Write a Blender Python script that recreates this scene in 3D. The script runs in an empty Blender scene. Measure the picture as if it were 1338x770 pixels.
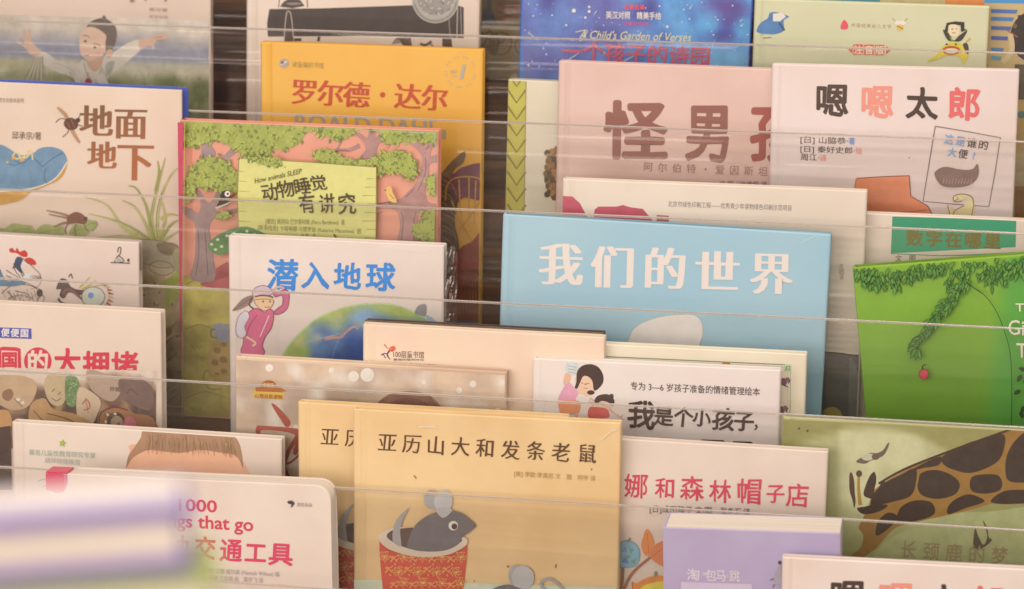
import bpy, math, random
from mathutils import Vector, Matrix, noise
random.seed(7)
sc = bpy.context.scene
COL = sc.collection
R = math.radians

# ------------------------------------------------------------ camera, light, exposure
PITCH, YAW, DIST, FPX = R(16.0), R(10.0), 2.0, 3400.0
cam = bpy.data.cameras.new('camera'); cam_ob = bpy.data.objects.new('camera', cam); COL.objects.link(cam_ob)
cam.sensor_width = 36; cam.lens = 36 * FPX / 1338; cam.clip_start = 0.05; cam.clip_end = 100
FWD = Vector((-math.sin(YAW) * math.cos(PITCH), math.cos(YAW) * math.cos(PITCH), -math.sin(PITCH)))
RT = Vector((math.cos(YAW), math.sin(YAW), 0)); UP = RT.cross(FWD)
EYE = -FWD * DIST
cam_ob.matrix_world = Matrix((( RT.x, UP.x, -FWD.x, EYE.x), (RT.y, UP.y, -FWD.y, EYE.y), (RT.z, UP.z, -FWD.z, EYE.z), (0, 0, 0, 1)))
cam.dof.use_dof = True; cam.dof.focus_distance = 1.99; cam.dof.aperture_fstop = 6.2
sc.camera = cam_ob

world = bpy.data.worlds.new('World'); sc.world = world; world.use_nodes = True
bg = world.node_tree.nodes['Background']; bg.inputs[0].default_value = (1.0, 0.83, 0.72, 1); bg.inputs[1].default_value = 0.53

def area(name, loc, target, size, size_y, power, color):
    l = bpy.data.lights.new(name, 'AREA'); l.shape = 'RECTANGLE'; l.size = size; l.size_y = size_y
    l.energy = power; l.color = color
    o = bpy.data.objects.new(name, l); COL.objects.link(o); o.location = loc
    o.rotation_euler = (Vector(target) - Vector(loc)).to_track_quat('-Z', 'Y').to_euler()
    return o
area('ceiling_light', (0.50, -2.0, 2.0), (0.0, 0, 0), 1.0, 0.4, 15, (1.0, 0.79, 0.65))
area('ceiling_light', (0.9, -0.2, 2.3), (0.0, 0, 0), 0.9, 0.5, 17, (1.0, 0.81, 0.67))
area('front_fill_light', (-0.9, -2.7, 0.75), (0.0, 0, 0), 2.6, 1.6, 42, (1.0, 0.815, 0.71))  # unseen fill lamp added in front to soften shading between the books
area('rear_fill_light', (1.05, 1.9, 0.72), (0.4, 0.0, 0.0), 1.1, 0.16, 9, (1.0, 0.85, 0.66))  # unseen lamp added behind the rack to brighten lip edges and book tops
sc.view_settings.view_transform = 'Standard'; sc.view_settings.look = 'None'
sc.cycles.transparent_max_bounces = 40
sc.view_settings.gamma = 1; sc.view_settings.exposure = 0.14

# ------------------------------------------------------------ colour helpers
ILL = (0.895, 0.70, 0.58)          # tint of the warm room light, divided out to get surface colours
def lin(c):
    c /= 255.0
    return c / 12.92 if c <= 0.04045 else ((c + 0.055) / 1.055) ** 2.4
def A(c):
    if isinstance(c, str): c = tuple(int(c[i:i + 2], 16) for i in (0, 2, 4))
    return tuple(min(0.86, max(0.006, lin(max(0, min(255, v))) / k)) for v, k in zip(c, ILL))
def mix(a, b, t):
    t = max(0.0, min(1.0, t)); return tuple(x + (y - x) * t for x, y in zip(a, b))
def nz(x, y, s, seed=0.0): return noise.noise(Vector((x * s, y * s, seed)))

def new_mat(name, rough=0.5, coat=0.0):
    m = bpy.data.materials.new(name); m.use_nodes = True
    nt = m.node_tree; b = nt.nodes['Principled BSDF']
    b.inputs['Roughness'].default_value = rough; b.inputs['Specular IOR Level'].default_value = 0.35
    if coat: b.inputs['Coat Weight'].default_value = coat; b.inputs['Coat Roughness'].default_value = 0.22
    return m, nt, b
def nd(nt, t, **kw):
    n = nt.nodes.new(t)
    for k, v in kw.items(): setattr(n, k, v)
    return n
_m = {}
def board_mat(c, c2=None, scale=14, mott=0.05, rough=0.42, coat=0.25, lohi=(0.4, 0.62)):
    key = (c, c2, scale, mott, rough)
    if key in _m: return _m[key]
    m, nt, b = new_mat('printed_board', rough, coat)
    tc = nd(nt, 'ShaderNodeTexCoord'); n1 = nd(nt, 'ShaderNodeTexNoise'); n1.inputs['Scale'].default_value = scale
    n1.inputs['Detail'].default_value = 5
    nt.links.new(tc.outputs['Object'], n1.inputs['Vector'])
    rp = nd(nt, 'ShaderNodeValToRGB'); rp.color_ramp.elements[0].position = lohi[0]; rp.color_ramp.elements[1].position = lohi[1]
    a = A(c); z = A(c2) if c2 else tuple(v * (1 - mott) for v in a)
    rp.color_ramp.elements[0].color = (*a, 1); rp.color_ramp.elements[1].color = (*z, 1)
    nt.links.new(n1.outputs[0], rp.inputs[0]); nt.links.new(rp.outputs[0], b.inputs['Base Color'])
    n2 = nd(nt, 'ShaderNodeTexNoise'); n2.inputs['Scale'].default_value = 9; n2.inputs['Detail'].default_value = 3
    nt.links.new(tc.outputs['Object'], n2.inputs['Vector'])
    bp = nd(nt, 'ShaderNodeBump'); bp.inputs['Strength'].default_value = 0.22; bp.inputs['Distance'].default_value = 0.004
    nt.links.new(n2.outputs[0], bp.inputs['Height']); nt.links.new(bp.outputs[0], b.inputs['Normal'])
    _m[key] = m; return m
def ink_mat():
    m, nt, b = new_mat('printed_ink', 0.42, 0.25)
    at = nd(nt, 'ShaderNodeAttribute', attribute_name='Col'); ws = nd(nt, 'ShaderNodeAttribute', attribute_name='wash')
    tc = nd(nt, 'ShaderNodeTexCoord'); n1 = nd(nt, 'ShaderNodeTexNoise'); n1.inputs['Scale'].default_value = 90
    n1.inputs['Detail'].default_value = 6; n1.inputs['Roughness'].default_value = 0.65
    nt.links.new(tc.outputs['Object'], n1.inputs['Vector'])
    mr = nd(nt, 'ShaderNodeMapRange'); mr.inputs[1].default_value = 0.3; mr.inputs[2].default_value = 0.7
    mr.inputs[3].default_value = -0.42; mr.inputs[4].default_value = 0.42
    nt.links.new(n1.outputs[0], mr.inputs[0])
    mu = nd(nt, 'ShaderNodeMath', operation='MULTIPLY'); nt.links.new(mr.outputs[0], mu.inputs[0]); nt.links.new(ws.outputs['Fac'], mu.inputs[1])
    ad = nd(nt, 'ShaderNodeMath', operation='ADD'); ad.inputs[1].default_value = 1.0; nt.links.new(mu.outputs[0], ad.inputs[0])
    vm = nd(nt, 'ShaderNodeVectorMath', operation='SCALE'); nt.links.new(at.outputs['Color'], vm.inputs[0]); nt.links.new(ad.outputs[0], vm.inputs['Scale'])
    nt.links.new(vm.outputs[0], b.inputs['Base Color'])
    return m
INK = ink_mat()
def page_mat():
    m, nt, b = new_mat('page_edges', 0.8)
    tc = nd(nt, 'ShaderNodeTexCoord'); mp = nd(nt, 'ShaderNodeMapping'); mp.inputs['Scale'].default_value = (3, 2200, 3)
    n1 = nd(nt, 'ShaderNodeTexNoise'); n1.inputs['Scale'].default_value = 1.0; n1.inputs['Detail'].default_value = 2
    nt.links.new(tc.outputs['Object'], mp.inputs[0]); nt.links.new(mp.outputs[0], n1.inputs['Vector'])
    rp = nd(nt, 'ShaderNodeValToRGB'); rp.color_ramp.elements[0].position = 0.3; rp.color_ramp.elements[1].position = 0.62
    rp.color_ramp.elements[0].color = (0.58, 0.54, 0.46, 1); rp.color_ramp.elements[1].color = (0.88, 0.86, 0.80, 1)
    nt.links.new(n1.outputs[0], rp.inputs[0]); nt.links.new(rp.outputs[0], b.inputs['Base Color'])
    return m
PAGES = page_mat()
def wood_mat():
    m, nt, b = new_mat('brown_wood', 0.45)
    tc = nd(nt, 'ShaderNodeTexCoord'); mp = nd(nt, 'ShaderNodeMapping'); mp.inputs['Scale'].default_value = (2, 26, 30)
    n1 = nd(nt, 'ShaderNodeTexNoise'); n1.inputs['Scale'].default_value = 2.2; n1.inputs['Detail'].default_value = 7
    n1.inputs['Distortion'].default_value = 0.6
    nt.links.new(tc.outputs['Object'], mp.inputs[0]); nt.links.new(mp.outputs[0], n1.inputs['Vector'])
    rp = nd(nt, 'ShaderNodeValToRGB'); rp.color_ramp.elements[0].position = 0.3; rp.color_ramp.elements[1].position = 0.72
    rp.color_ramp.elements[0].color = (0.07, 0.032, 0.015, 1); rp.color_ramp.elements[1].color = (0.36, 0.18, 0.085, 1)
    nt.links.new(n1.outputs[0], rp.inputs[0]); nt.links.new(rp.outputs[0], b.inputs['Base Color'])
    return m
WOOD = wood_mat()
def acrylic_mat(name, tint, rough, ior, bump, haze=0.03):
    m = bpy.data.materials.new(name); m.use_nodes = True; nt = m.node_tree
    nt.nodes.remove(nt.nodes['Principled BSDF'])
    tr = nd(nt, 'ShaderNodeBsdfTransparent'); tr.inputs[0].default_value = tint
    gl = nd(nt, 'ShaderNodeBsdfGlossy'); gl.inputs['Roughness'].default_value = rough
    fr = nd(nt, 'ShaderNodeFresnel'); fr.inputs[0].default_value = ior
    tc = nd(nt, 'ShaderNodeTexCoord'); mp = nd(nt, 'ShaderNodeMapping'); mp.inputs['Scale'].default_value = (0.7, 2, 30)
    n1 = nd(nt, 'ShaderNodeTexNoise'); n1.inputs['Scale'].default_value = 1.6; n1.inputs['Detail'].default_value = 3
    bp = nd(nt, 'ShaderNodeBump'); bp.inputs['Strength'].default_value = bump; bp.inputs['Distance'].default_value = 0.01
    mx = nd(nt, 'ShaderNodeMixShader')
    L = nt.links.new
    L(tc.outputs['Object'], mp.inputs[0]); L(mp.outputs[0], n1.inputs['Vector']); L(n1.outputs[0], bp.inputs['Height'])
    L(bp.outputs[0], gl.inputs['Normal']); L(bp.outputs[0], fr.inputs['Normal'])
    L(fr.outputs[0], mx.inputs[0]); L(tr.outputs[0], mx.inputs[1]); L(gl.outputs[0], mx.inputs[2])
    df = nd(nt, 'ShaderNodeBsdfDiffuse'); df.inputs[0].default_value = (0.8, 0.75, 0.68, 1)
    m2 = nd(nt, 'ShaderNodeMixShader'); m2.inputs[0].default_value = haze
    L(mx.outputs[0], m2.inputs[1]); L(df.outputs[0], m2.inputs[2]); L(m2.outputs[0], nt.nodes['Material Output'].inputs[0])
    return m
ACRYLIC = acrylic_mat('clear_acrylic', (0.998, 0.997, 0.994, 1), 0.05, 1.40, 0.30, 0.007)
FILM = acrylic_mat('shrink_film', (0.93, 0.93, 0.93, 1), 0.18, 2.1, 1.0)
EDGE = acrylic_mat('polished_acrylic_edge', (0.66, 0.60, 0.52, 1), 0.22, 1.9, 0.0, 0.15)

# ------------------------------------------------------------ mesh helpers
def mesh_ob(name, vs, fs, mat, parent=None, smooth=False):
    me = bpy.data.meshes.new(name); me.from_pydata(vs, [], fs); me.update()
    if mat: me.materials.append(mat)
    if smooth: me.shade_smooth()
    o = bpy.data.objects.new(name, me); COL.objects.link(o)
    if parent: o.parent = parent
    return o
def box_data(x0, x1, y0, y1, z0, z1, bv=0.0):
    if bv <= 0:
        v = [(x, y, z) for x in (x0, x1) for y in (y0, y1) for z in (z0, z1)]
        return v, [(0, 1, 3, 2), (4, 6, 7, 5), (0, 4, 5, 1), (2, 3, 7, 6), (0, 2, 6, 4), (1, 5, 7, 3)]
    import bmesh
    bm = bmesh.new(); bmesh.ops.create_cube(bm, size=1)
    for v in bm.verts: v.co = Vector(((x0 + x1) / 2 + v.co.x * (x1 - x0), (y0 + y1) / 2 + v.co.y * (y1 - y0), (z0 + z1) / 2 + v.co.z * (z1 - z0)))
    bmesh.ops.bevel(bm, geom=bm.edges[:], offset=bv, segments=2, affect='EDGES')
    vs = [tuple(v.co) for v in bm.verts]; fs = [[v.index for v in f.verts] for f in bm.faces]
    bm.free(); return vs, fs
def box(name, x0, x1, y0, y1, z0, z1, mat, parent=None, bv=0.0):
    v, f = box_data(x0, x1, y0, y1, z0, z1, bv); return mesh_ob(name, v, f, mat, parent)

# ------------------------------------------------------------ rack layout: tiers are 55 mm deep and 59 mm high
STEP_Y, STEP_Z, LIP = 0.055, 0.059, 0.187
def tier_y(k): return STEP_Y * (3 - k)
def tier_z(k): return -0.0070 + STEP_Z * (3 - k)             # top edge of that tier's clear lip
def floor_z(k): return tier_z(k) - LIP
XL, XR = -0.72, 0.72
rack = bpy.data.objects.new('book_rack', None); COL.objects.link(rack)
rack['label'] = 'stepped brown wooden book rack with clear acrylic lips holding all the picture books'
rack['category'] = 'book rack'
KS = range(-3, 9)
rack.location = (0, tier_y(8) - 0.002, floor_z(8) - 0.022)
def rk(o): o.parent = rack; o.matrix_parent_inverse = Matrix.Translation(-rack.location); return o
for k in KS:
    y = tier_y(k); z = floor_z(k)
    rk(box('shelf_board', XL, XR, y + 0.0045, y + STEP_Y + 0.004, z - 0.018, z, WOOD, None, 0.0008))
    if k > KS[0]: rk(box('riser_board', XL, XR, y + STEP_Y - 0.008, y + STEP_Y + 0.0035, z + 0.0004, z + STEP_Z - 0.0186, WOOD))
    p = rk(box('clear_lip', XL, XR, y, y + 0.0036, z - 0.018, z + LIP - 0.0014, ACRYLIC))
    prof = [(y + 0.0018 - 0.0018 * math.cos(a * math.pi / 12), z + LIP - 0.0014 + 0.0015 * math.sin(a * math.pi / 12)) for a in range(13)]
    e = mesh_ob('lip_edge', [(x, py, pz) for x in (XL, XR) for py, pz in prof], [(i, i + 1, i + 14, i + 13) for i in range(12)], EDGE, p, True)
yb = tier_y(KS[0]) + STEP_Y
rk(box('back_board', XL, XR, yb + 0.005, yb + 0.02, floor_z(8) - 0.02, floor_z(KS[0]) + 0.30, WOOD))
for s in (XL - 0.0185, XR + 0.0005):
    rk(box('side_board', s, s + 0.018, tier_y(8) - 0.004, yb + 0.02, floor_z(8) - 0.02, floor_z(KS[0]) + 0.30, WOOD))
FLZ = floor_z(8) - 0.022
m, nt, b = new_mat('floor_tiles', 0.4); n1 = nd(nt, 'ShaderNodeTexNoise'); n1.inputs['Scale'].default_value = 6
rp = nd(nt, 'ShaderNodeValToRGB'); rp.color_ramp.elements[0].color = (0.24, 0.19, 0.15, 1); rp.color_ramp.elements[1].color = (0.36, 0.30, 0.24, 1)
nt.links.new(n1.outputs[0], rp.inputs[0]); nt.links.new(rp.outputs[0], b.inputs['Base Color'])
fl = mesh_ob('floor', [(-3, -3, FLZ), (3, -3, FLZ), (3, 3, FLZ), (-3, 3, FLZ)], [(0, 1, 2, 3)], m); fl['kind'] = 'structure'

# ------------------------------------------------------------ books
BETA = R(4.0)
def pix_ray(X, Y):
    return (FWD + RT * ((X - 669) / FPX) - UP * ((Y - 385) / FPX))
NV = Vector((0, -math.cos(BETA), math.sin(BETA)))
_glyph = {}
_fc = bpy.data.curves.new('lettering', 'FONT'); _fc.size = 1; _fc.resolution_u = 3
_fo = bpy.data.objects.new('lettering', _fc)
def glyph(s, off=0.0):
    key = (s, off)
    if key not in _glyph:
        _fc.body = s; _fc.offset = off
        me = _fo.to_mesh()
        _glyph[key] = ([(v.co.x, v.co.y) for v in me.vertices], [tuple(p.vertices) for p in me.polygons])
        _fo.to_mesh_clear()
    return _glyph[key]
def clip_poly(pts, quad):
    for i in range(4):
        (ax, ay), (bx, by) = quad[i], quad[(i + 1) % 4]
        ex, ey = bx - ax, by - ay; out = []
        n = len(pts)
        if n < 3: return []
        for j in range(n):
            p, q = pts[j], pts[(j + 1) % n]
            dp = ex * (p[1] - ay) - ey * (p[0] - ax); dq = ex * (q[1] - ay) - ey * (q[0] - ax)
            if dp >= 0: out.append(p)
            if (dp > 0 > dq) or (dp < 0 < dq):
                t = dp / (dp - dq); out.append((p[0] + (q[0] - p[0]) * t, p[1] + (q[1] - p[1]) * t))
        pts = out
    return pts if len(pts) >= 3 else []
def catmull(p, closed, n=5):
    out = []; m = len(p)
    for i in range(m if closed else m - 1):
        if closed: a, b, c, d = p[i - 1], p[i], p[(i + 1) % m], p[(i + 2) % m]
        else: a, b, c, d = p[max(i - 1, 0)], p[i], p[i + 1], p[min(i + 2, m - 1)]
        for j in range(n):
            t = j / n
            out.append(tuple(0.5 * (2 * b[k] + (c[k] - a[k]) * t + (2 * a[k] - 5 * b[k] + 4 * c[k] - d[k]) * t * t + (3 * b[k] - a[k] - 3 * c[k] + d[k]) * t ** 3) for k in (0, 1)))
    if not closed: out.append(p[-1])
    return out
def pairs(f): return [(f[i], f[i + 1]) for i in range(0, len(f), 2)]
from mathutils.geometry import tessellate_polygon

B = None; BOOKS = []
class Book:
    def __init__(s, name, label, tier, off, TL, TR, thick, color, color2=None, hard=True, bottom=None, spine=None,
                 back=None, mott=0.05, scale=14, group=None, cornr=0.0, lean=0.0, rough=0.42, pages=True):
        global B
        B = s; BOOKS.append(s)
        s.tier = tier
        nv = Vector((0, -math.cos(BETA + lean), math.sin(BETA + lean))); s.nv = nv
        z0 = floor_z(tier)
        base = Vector((0, tier_y(tier) + 0.0505 - off - thick, z0))
        s.c = nv.dot(base)
        P1, P2 = s.hit(*TL), s.hit(*TR)
        e1 = (P2 - P1).normalized(); e2 = e1.cross(-nv).normalized(); e2 = -e2 if e2.z < 0 else e2
        W = (P2 - P1).length
        # lower corner rests on the shelf
        hl = (P1.z - z0) / e2.z; hr = (P2.z - z0) / e2.z
        H = min(hl, hr)
        # thickness tips the back cover's foot slightly; keep it above the shelf
        H -= max(0.0, thick * math.sin(BETA + lean)) / e2.z * 0.0
        if bottom is not None:
            H = (P1 - s.hit(TL[0], bottom)).length
        s.W, s.H, s.T = W, H, thick
        org = P1 - e2 * H + e1 * (W / 2)
        yin = -nv
        s.M = Matrix(((e1.x, yin.x, e2.x, org.x), (e1.y, yin.y, e2.y, org.y), (e1.z, yin.z, e2.z, org.z), (0, 0, 0, 1)))
        s.Mi = s.M.inverted()
        r = bpy.data.objects.new(name, None); COL.objects.link(r); r.matrix_world = s.M
        r['label'] = label; r['category'] = 'book'; r['group'] = group or 'picture books in the rack'
        s.root = r
        h = W / 2
        cm = board_mat(color, color2, scale, mott, rough)
        if hard:
            prof = [(-h, .0016), (-h + .0006, .0005), (-h + .0016, 0), (-h + .0052, 0), (-h + .0066, .0005), (-h + .0078, .0008), (-h + .009, .0004), (-h + .0104, 0)]
            bt = 0.0023
        else:
            prof = [(-h, .0004), (-h + .0006, 0)]; bt = 0.0007
        N = 10
        xs = [-h + .012 + (W - .016) * i / N for i in range(N + 1)]
        s.bow = 0.0
        prof += [(x, 0.0) for x in xs] + [(h - .0018, 0.0)] + [(h - .0006, .0003), (h, .0009 if hard else .0004)]
        def ztop(x):
            if cornr <= 0: return H
            d = x - (h - cornr)
            if d > 0: return H - cornr + math.sqrt(max(0, cornr ** 2 - d ** 2))
            return H
        if cornr > 0:
            prof = [p for p in prof if p[0] < h - cornr] + [(h - cornr + cornr * math.sin(a * math.pi / 16), 0.0) for a in range(0, 8)] + [(h, .0006)]
        vs = []; n = len(prof)
        for (x, y) in prof: vs.append((x, y, 0.0))
        for (x, y) in prof: vs.append((x, y, ztop(x) - .0008))
        for (x, y) in prof: vs.append((x, y + .0005, ztop(x)))
        for (x, y) in prof: vs.append((x, bt, ztop(x)))
        for (x, y) in prof: vs.append((x, bt, 0.0))
        fs = []
        for rr in range(5):
            for i in range(n - 1):
                a = rr * n + i; c = ((rr + 1) % 5) * n + i
                fs.append((a, a + 1, c + 1, c))
        fs.append([rr * n for rr in range(5)]); fs.append([rr * n + n - 1 for rr in range(4, -1, -1)])
        s.front = mesh_ob('front_cover', vs, fs, cm, r)
        T = thick
        bm_ = board_mat(back, None, 14, 0.05) if back else cm
        bh = 0.0 if not back else 0.0022
        sm_ = board_mat(spine, None, 14, 0.05) if spine else cm
        mg = 0.003 if hard else 0.0004
        if cornr > 0:
            def rb(name, xa, xb, ya, yb_, z1, cr, mat):
                pr = [(xa, 0), (xb, 0)] + [(xb - cr + cr * math.cos(a * math.pi / 16), z1 - cr + cr * math.sin(a * math.pi / 16)) for a in range(9)] + [(xa, z1)]
                q = len(pr)
                return mesh_ob(name, [(x, ya, z) for x, z in pr] + [(x, yb_, z) for x, z in pr],
                        [list(range(q)), list(range(2 * q - 1, q - 1, -1))] + [(i, q + i, q + (i + 1) % q, (i + 1) % q) for i in range(q)], mat, r)
            rb('back_cover', -h, h, T - bt, T, H, cornr, bm_)
            rb('page_block', -h + .002, h - .0006, bt + .0001, T - bt - .0001, H - .0006, cornr, PAGES if pages else cm)
        else:
            box('back_cover', -h, h + bh, T - bt, T, 0, H + bh * .4, bm_, r, 0.0005)
            box('page_block', -h + .002, h - mg, bt + .0001, T - bt - .0001, .003, H - mg, PAGES, r)
        box('spine', -h, -h + .0019, bt + .0001, T - bt - .0001, 0, H, sm_, r, 0.0004)
        # front face quad in picture coordinates for keeping the print on the board
        iw = 0.0012
        s.quad = [s.proj(x, z) for x, z in ((-h + iw * .4, H - iw * .6), (h - iw, H - iw * .6), (h - iw, 0.001), (-h + iw * .4, 0.001))]
        s.lay = 0; s.art = None
        s.arts = []
    def hit(s, X, Y):
        d = pix_ray(X, Y); t = (s.c - s.nv.dot(EYE)) / s.nv.dot(d); return EYE + d * t
    def proj(s, x, z):
        p = s.M @ Vector((x, 0, z)) - EYE; q = p.dot(FWD)
        return (669 + FPX * p.dot(RT) / q, 385 - FPX * p.dot(UP) / q)
    def part(s, name):
        s.art = dict(name=name, v=[], f=[], c=[], w=[]); s.arts.append(s.art)
    def add(s, pts, col, wash=0.0, nolayer=False):
        if s.art is None: s.part('printed_picture')
        pts = clip_poly(pts, s.quad)
        if not pts: return
        a = s.art; b0 = len(a['v'])
        yl = -0.00012 - s.lay * 6e-6
        for (X, Y) in pts:
            q = s.Mi @ s.hit(X, Y); a['v'].append((q.x, yl, q.z))
            a['c'].append(A(col(X, Y)) if callable(col) else A(col)); a['w'].append(wash)
        if len(pts) > 4:
            for t in tessellate_polygon([[Vector((p[0], p[1], 0)) for p in pts]]): a['f'].append(tuple(b0 + i for i in t))
        else: a['f'].append(tuple(range(b0, b0 + len(pts))))
        if not nolayer: s.lay += 1
    def finish(s):
        for a in s.arts:
            if not a['v']: continue
            o = mesh_ob(a['name'], a['v'], a['f'], INK, s.front); me = o.data
            at = me.color_attributes.new('Col', 'FLOAT_COLOR', 'POINT')
            at.data.foreach_set('color', [x for c in a['c'] for x in (*c, 1.0)])
            aw = me.attributes.new('wash', 'FLOAT', 'POINT'); aw.data.foreach_set('value', a['w'])
def part(n): B.part(n)
def P(f, col, wash=0.0, sm=0):
    p = pairs(f) if not isinstance(f[0], tuple) else f
    if sm: p = catmull(p, True, 4)
    B.add(p, col, wash)
def S(f, w, col, w1=None, sm=1, wash=0.0):
    p = pairs(f) if not isinstance(f[0], tuple) else f
    if sm and len(p) > 2: p = catmull(p, False, 5)
    n = len(p); w1 = w if w1 is None else w1
    Lp, Rp = [], []
    for i in range(n):
        a = p[max(i - 1, 0)]; b = p[min(i + 1, n - 1)]
        dx, dy = b[0] - a[0], b[1] - a[1]; l = math.hypot(dx, dy) or 1
        ww = (w + (w1 - w) * i / (n - 1)) / 2
        Lp.append((p[i][0] - dy / l * ww, p[i][1] + dx / l * ww)); Rp.append((p[i][0] + dy / l * ww, p[i][1] - dx / l * ww))
    for i in range(n - 1):
        B.add([Lp[i], Lp[i + 1], Rp[i + 1], Rp[i]], col, wash, True)
    B.lay += 1
def E(cx, cy, rx, ry, col, rot=0, wash=0.0, n=18):
    c, s_ = math.cos(R(rot)), math.sin(R(rot))
    B.add([(cx + rx * math.cos(t) * c - ry * math.sin(t) * s_, cy + rx * math.cos(t) * s_ + ry * math.sin(t) * c) for t in [2 * math.pi * i / n for i in range(n)]], col, wash)
def OUT(f, w, col, sm=1):
    p = pairs(f) if not isinstance(f[0], tuple) else list(f)
    if sm: p = catmull(p, True, 4)
    S(p + [p[0]], w, col, sm=0)
def G(x0, y0, x1, y1, fn, nx=50, ny=40, wash=0.3, slope=0.03):
    for j in range(ny):
        for i in range(nx):
            xs = (x0 + (x1 - x0) * i / nx, x0 + (x1 - x0) * (i + 1) / nx); ys = (y0 + (y1 - y0) * j / ny, y0 + (y1 - y0) * (j + 1) / ny)
            B.add([(xs[0], ys[0] + (xs[0] - x0) * slope), (xs[1], ys[0] + (xs[1] - x0) * slope), (xs[1], ys[1] + (xs[1] - x0) * slope), (xs[0], ys[1] + (xs[0] - x0) * slope)], fn, wash, True)
    B.lay += 1
def SM(kind, b):
    if b <= 0: return [(0, 0)]
    if kind == 'song': return [(b * t, 0) for t in (-1, -.5, 0, .5, 1)]
    return [(0, 0)] + [(b * math.cos(a * math.pi / 4), b * math.sin(a * math.pi / 4)) for a in range(8)]
def put(s, m, col, kind, b, off, wob=0.0, seed=0, wash=0.0):
    vs, fs = glyph(s, off)
    for k, (ox, oy) in enumerate(SM(kind, b)):
        lay0 = B.lay
        pp = []
        for (x, y) in vs:
            wx = wy = 0
            if wob: wx = nz(x, y, 3.2, seed) * wob; wy = nz(x, y, 3.2, seed + 50) * wob
            pp.append(m(x + ox + wx, y + oy + wy))
        for f in fs: B.add([pp[i] for i in f], col, wash, True)
        B.lay = lay0 + 1
def T(s, x0, y0, x1, y1, size, col, bold=0.0, kind='bold', wide=1.0, wob=0.0, jit=0.0, off=0.0, ang=None, shear=0.0, wash=0.0):
    """characters with centres spread from (x0,y0) to (x1,y1); size is the height of a character"""
    n = len(s); em = size / 0.92
    a = math.atan2(y1 - y0, x1 - x0) if ang is None else R(ang)
    top = B.lay
    for i, ch in enumerate(s):
        if ch in ' 　': continue
        t = i / (n - 1) if n > 1 else 0
        cx, cy = x0 + (x1 - x0) * t, y0 + (y1 - y0) * t
        rnd = random.Random(hash_(s) + i)
        aa = a + R(rnd.uniform(-1, 1) * jit * 60); sz = em * (1 + rnd.uniform(-1, 1) * jit)
        ca, sa = math.cos(aa), math.sin(aa)
        mid = 0.5
        if ord(ch) < 0x2000:
            gv = glyph(ch, off)[0]; mid = (min(v[0] for v in gv) + max(v[0] for v in gv)) / 2
        def m(x, y):
            u = (x - mid) * sz * wide + shear * (y - .38) * sz; v = -(y - 0.38) * sz
            return (cx + u * ca - v * sa, cy + u * sa + v * ca)
        B.lay = top
        c = col[i % len(col)] if isinstance(col, list) else col
        put(ch, m, c, kind, bold, off, wob, i * 3.7, wash)
    B.lay = top + 10
def hash_(s): return sum(ord(c) * (i + 7) for i, c in enumerate(s))
def L(s, x0, y0, x1, y1, h, col, bold=0.0, wob=0.0, kind='bold', off=0.0, shear=0.0):
    """a line fitted between two baseline ends; h is the em height"""
    vs = glyph(s, off)[0]
    if not vs: return
    a, b = min(v[0] for v in vs), max(v[0] for v in vs)
    def m(x, y):
        t = (x - a) / (b - a)
        return (x0 + (x1 - x0) * t + shear * y * h, y0 + (y1 - y0) * t - y * h)
    put(s, m, col, kind, bold, off, wob)
def leaf(cx, cy, l, w, ang, fill, line=None, lw=0.8):
    c, s_ = math.cos(R(ang)), math.sin(R(ang))
    q = [(0, 0), (.3, .42), (.65, .36), (1, 0), (.65, -.36), (.3, -.42)]
    p = [(cx + x * l * c - y * w * s_, cy + x * l * s_ + y * w * c) for x, y in q]
    B.add(p, fill, 0.2)
    if line: S(p + [p[0]], lw, line, sm=0)
def foliage(f, col, dark, light, n=60, size=5, seed=1):
    p = pairs(f); sp = catmull(p, True, 5); rr = random.Random(seed)
    B.add(sp, col, 0.5)
    B.lay += 2
    x0, x1 = min(a[0] for a in p), max(a[0] for a in p); y0, y1 = min(a[1] for a in p), max(a[1] for a in p)
    for i in range(n):
        a = sp[rr.randrange(len(sp))]
        leaf(a[0] + rr.uniform(-2, 2), a[1] + rr.uniform(-2, 2), size * rr.uniform(.7, 1.3), size * .6, rr.uniform(0, 360), rr.choice([dark, dark, col, light]))
    def inside(x, y):
        c = False; j = len(sp) - 1
        for i in range(len(sp)):
            if (sp[i][1] > y) != (sp[j][1] > y) and x < (sp[j][0] - sp[i][0]) * (y - sp[i][1]) / (sp[j][1] - sp[i][1]) + sp[i][0]: c = not c
            j = i
        return c
    for i in range(n * 2):
        x, y = rr.uniform(x0, x1), rr.uniform(y0, y1)
        if inside(x, y): leaf(x, y, size * .8, size * .45, rr.uniform(0, 360), rr.choice([dark, light, light]))

# ============================================================ BOOKS, back to front
# --- highest tiers
Book('picture_book', 'sepia brown picture book with vintage bicycle drawings beside the starry blue book', -2, .004,
     (622, -62), (687, -60), .010, 'a58a66', 'b49a74', bottom=101, mott=.2)
part('bicycle_picture')
P((620,-60,700,-60,700,34,620,33), '7a6244', .4)
P((620,33,700,34,700,101,620,101), 'a8906a', .4)
P((629,32,632,12,640,8,646,20,651,33), '3d4a50', .3); P((634,8,638,-12,644,-10,642,9), '4a4f50')
E(664,14,17,14,'8a5a44',0,.4); E(664,4,16,5,'6e4636'); S((649,14,664,20,680,15),1.2,'4a3226'); P((646,-20,680,-20,682,-2,648,-3),'8f7a5c',.4)
for cx, cy, r in ((654,57,14.5),(626,52,9),(684,60,11)):
    OUT([(cx + r*math.cos(a*.6), cy + r*math.sin(a*.6)) for a in range(11)], 1.3, '5a452f')
for f in ((640,40,652,57,646,72),(652,57,634,48,640,40),(636,60,652,57),(648,42,654,57,660,50)): S(f, 1.5, '6a5236')
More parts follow.
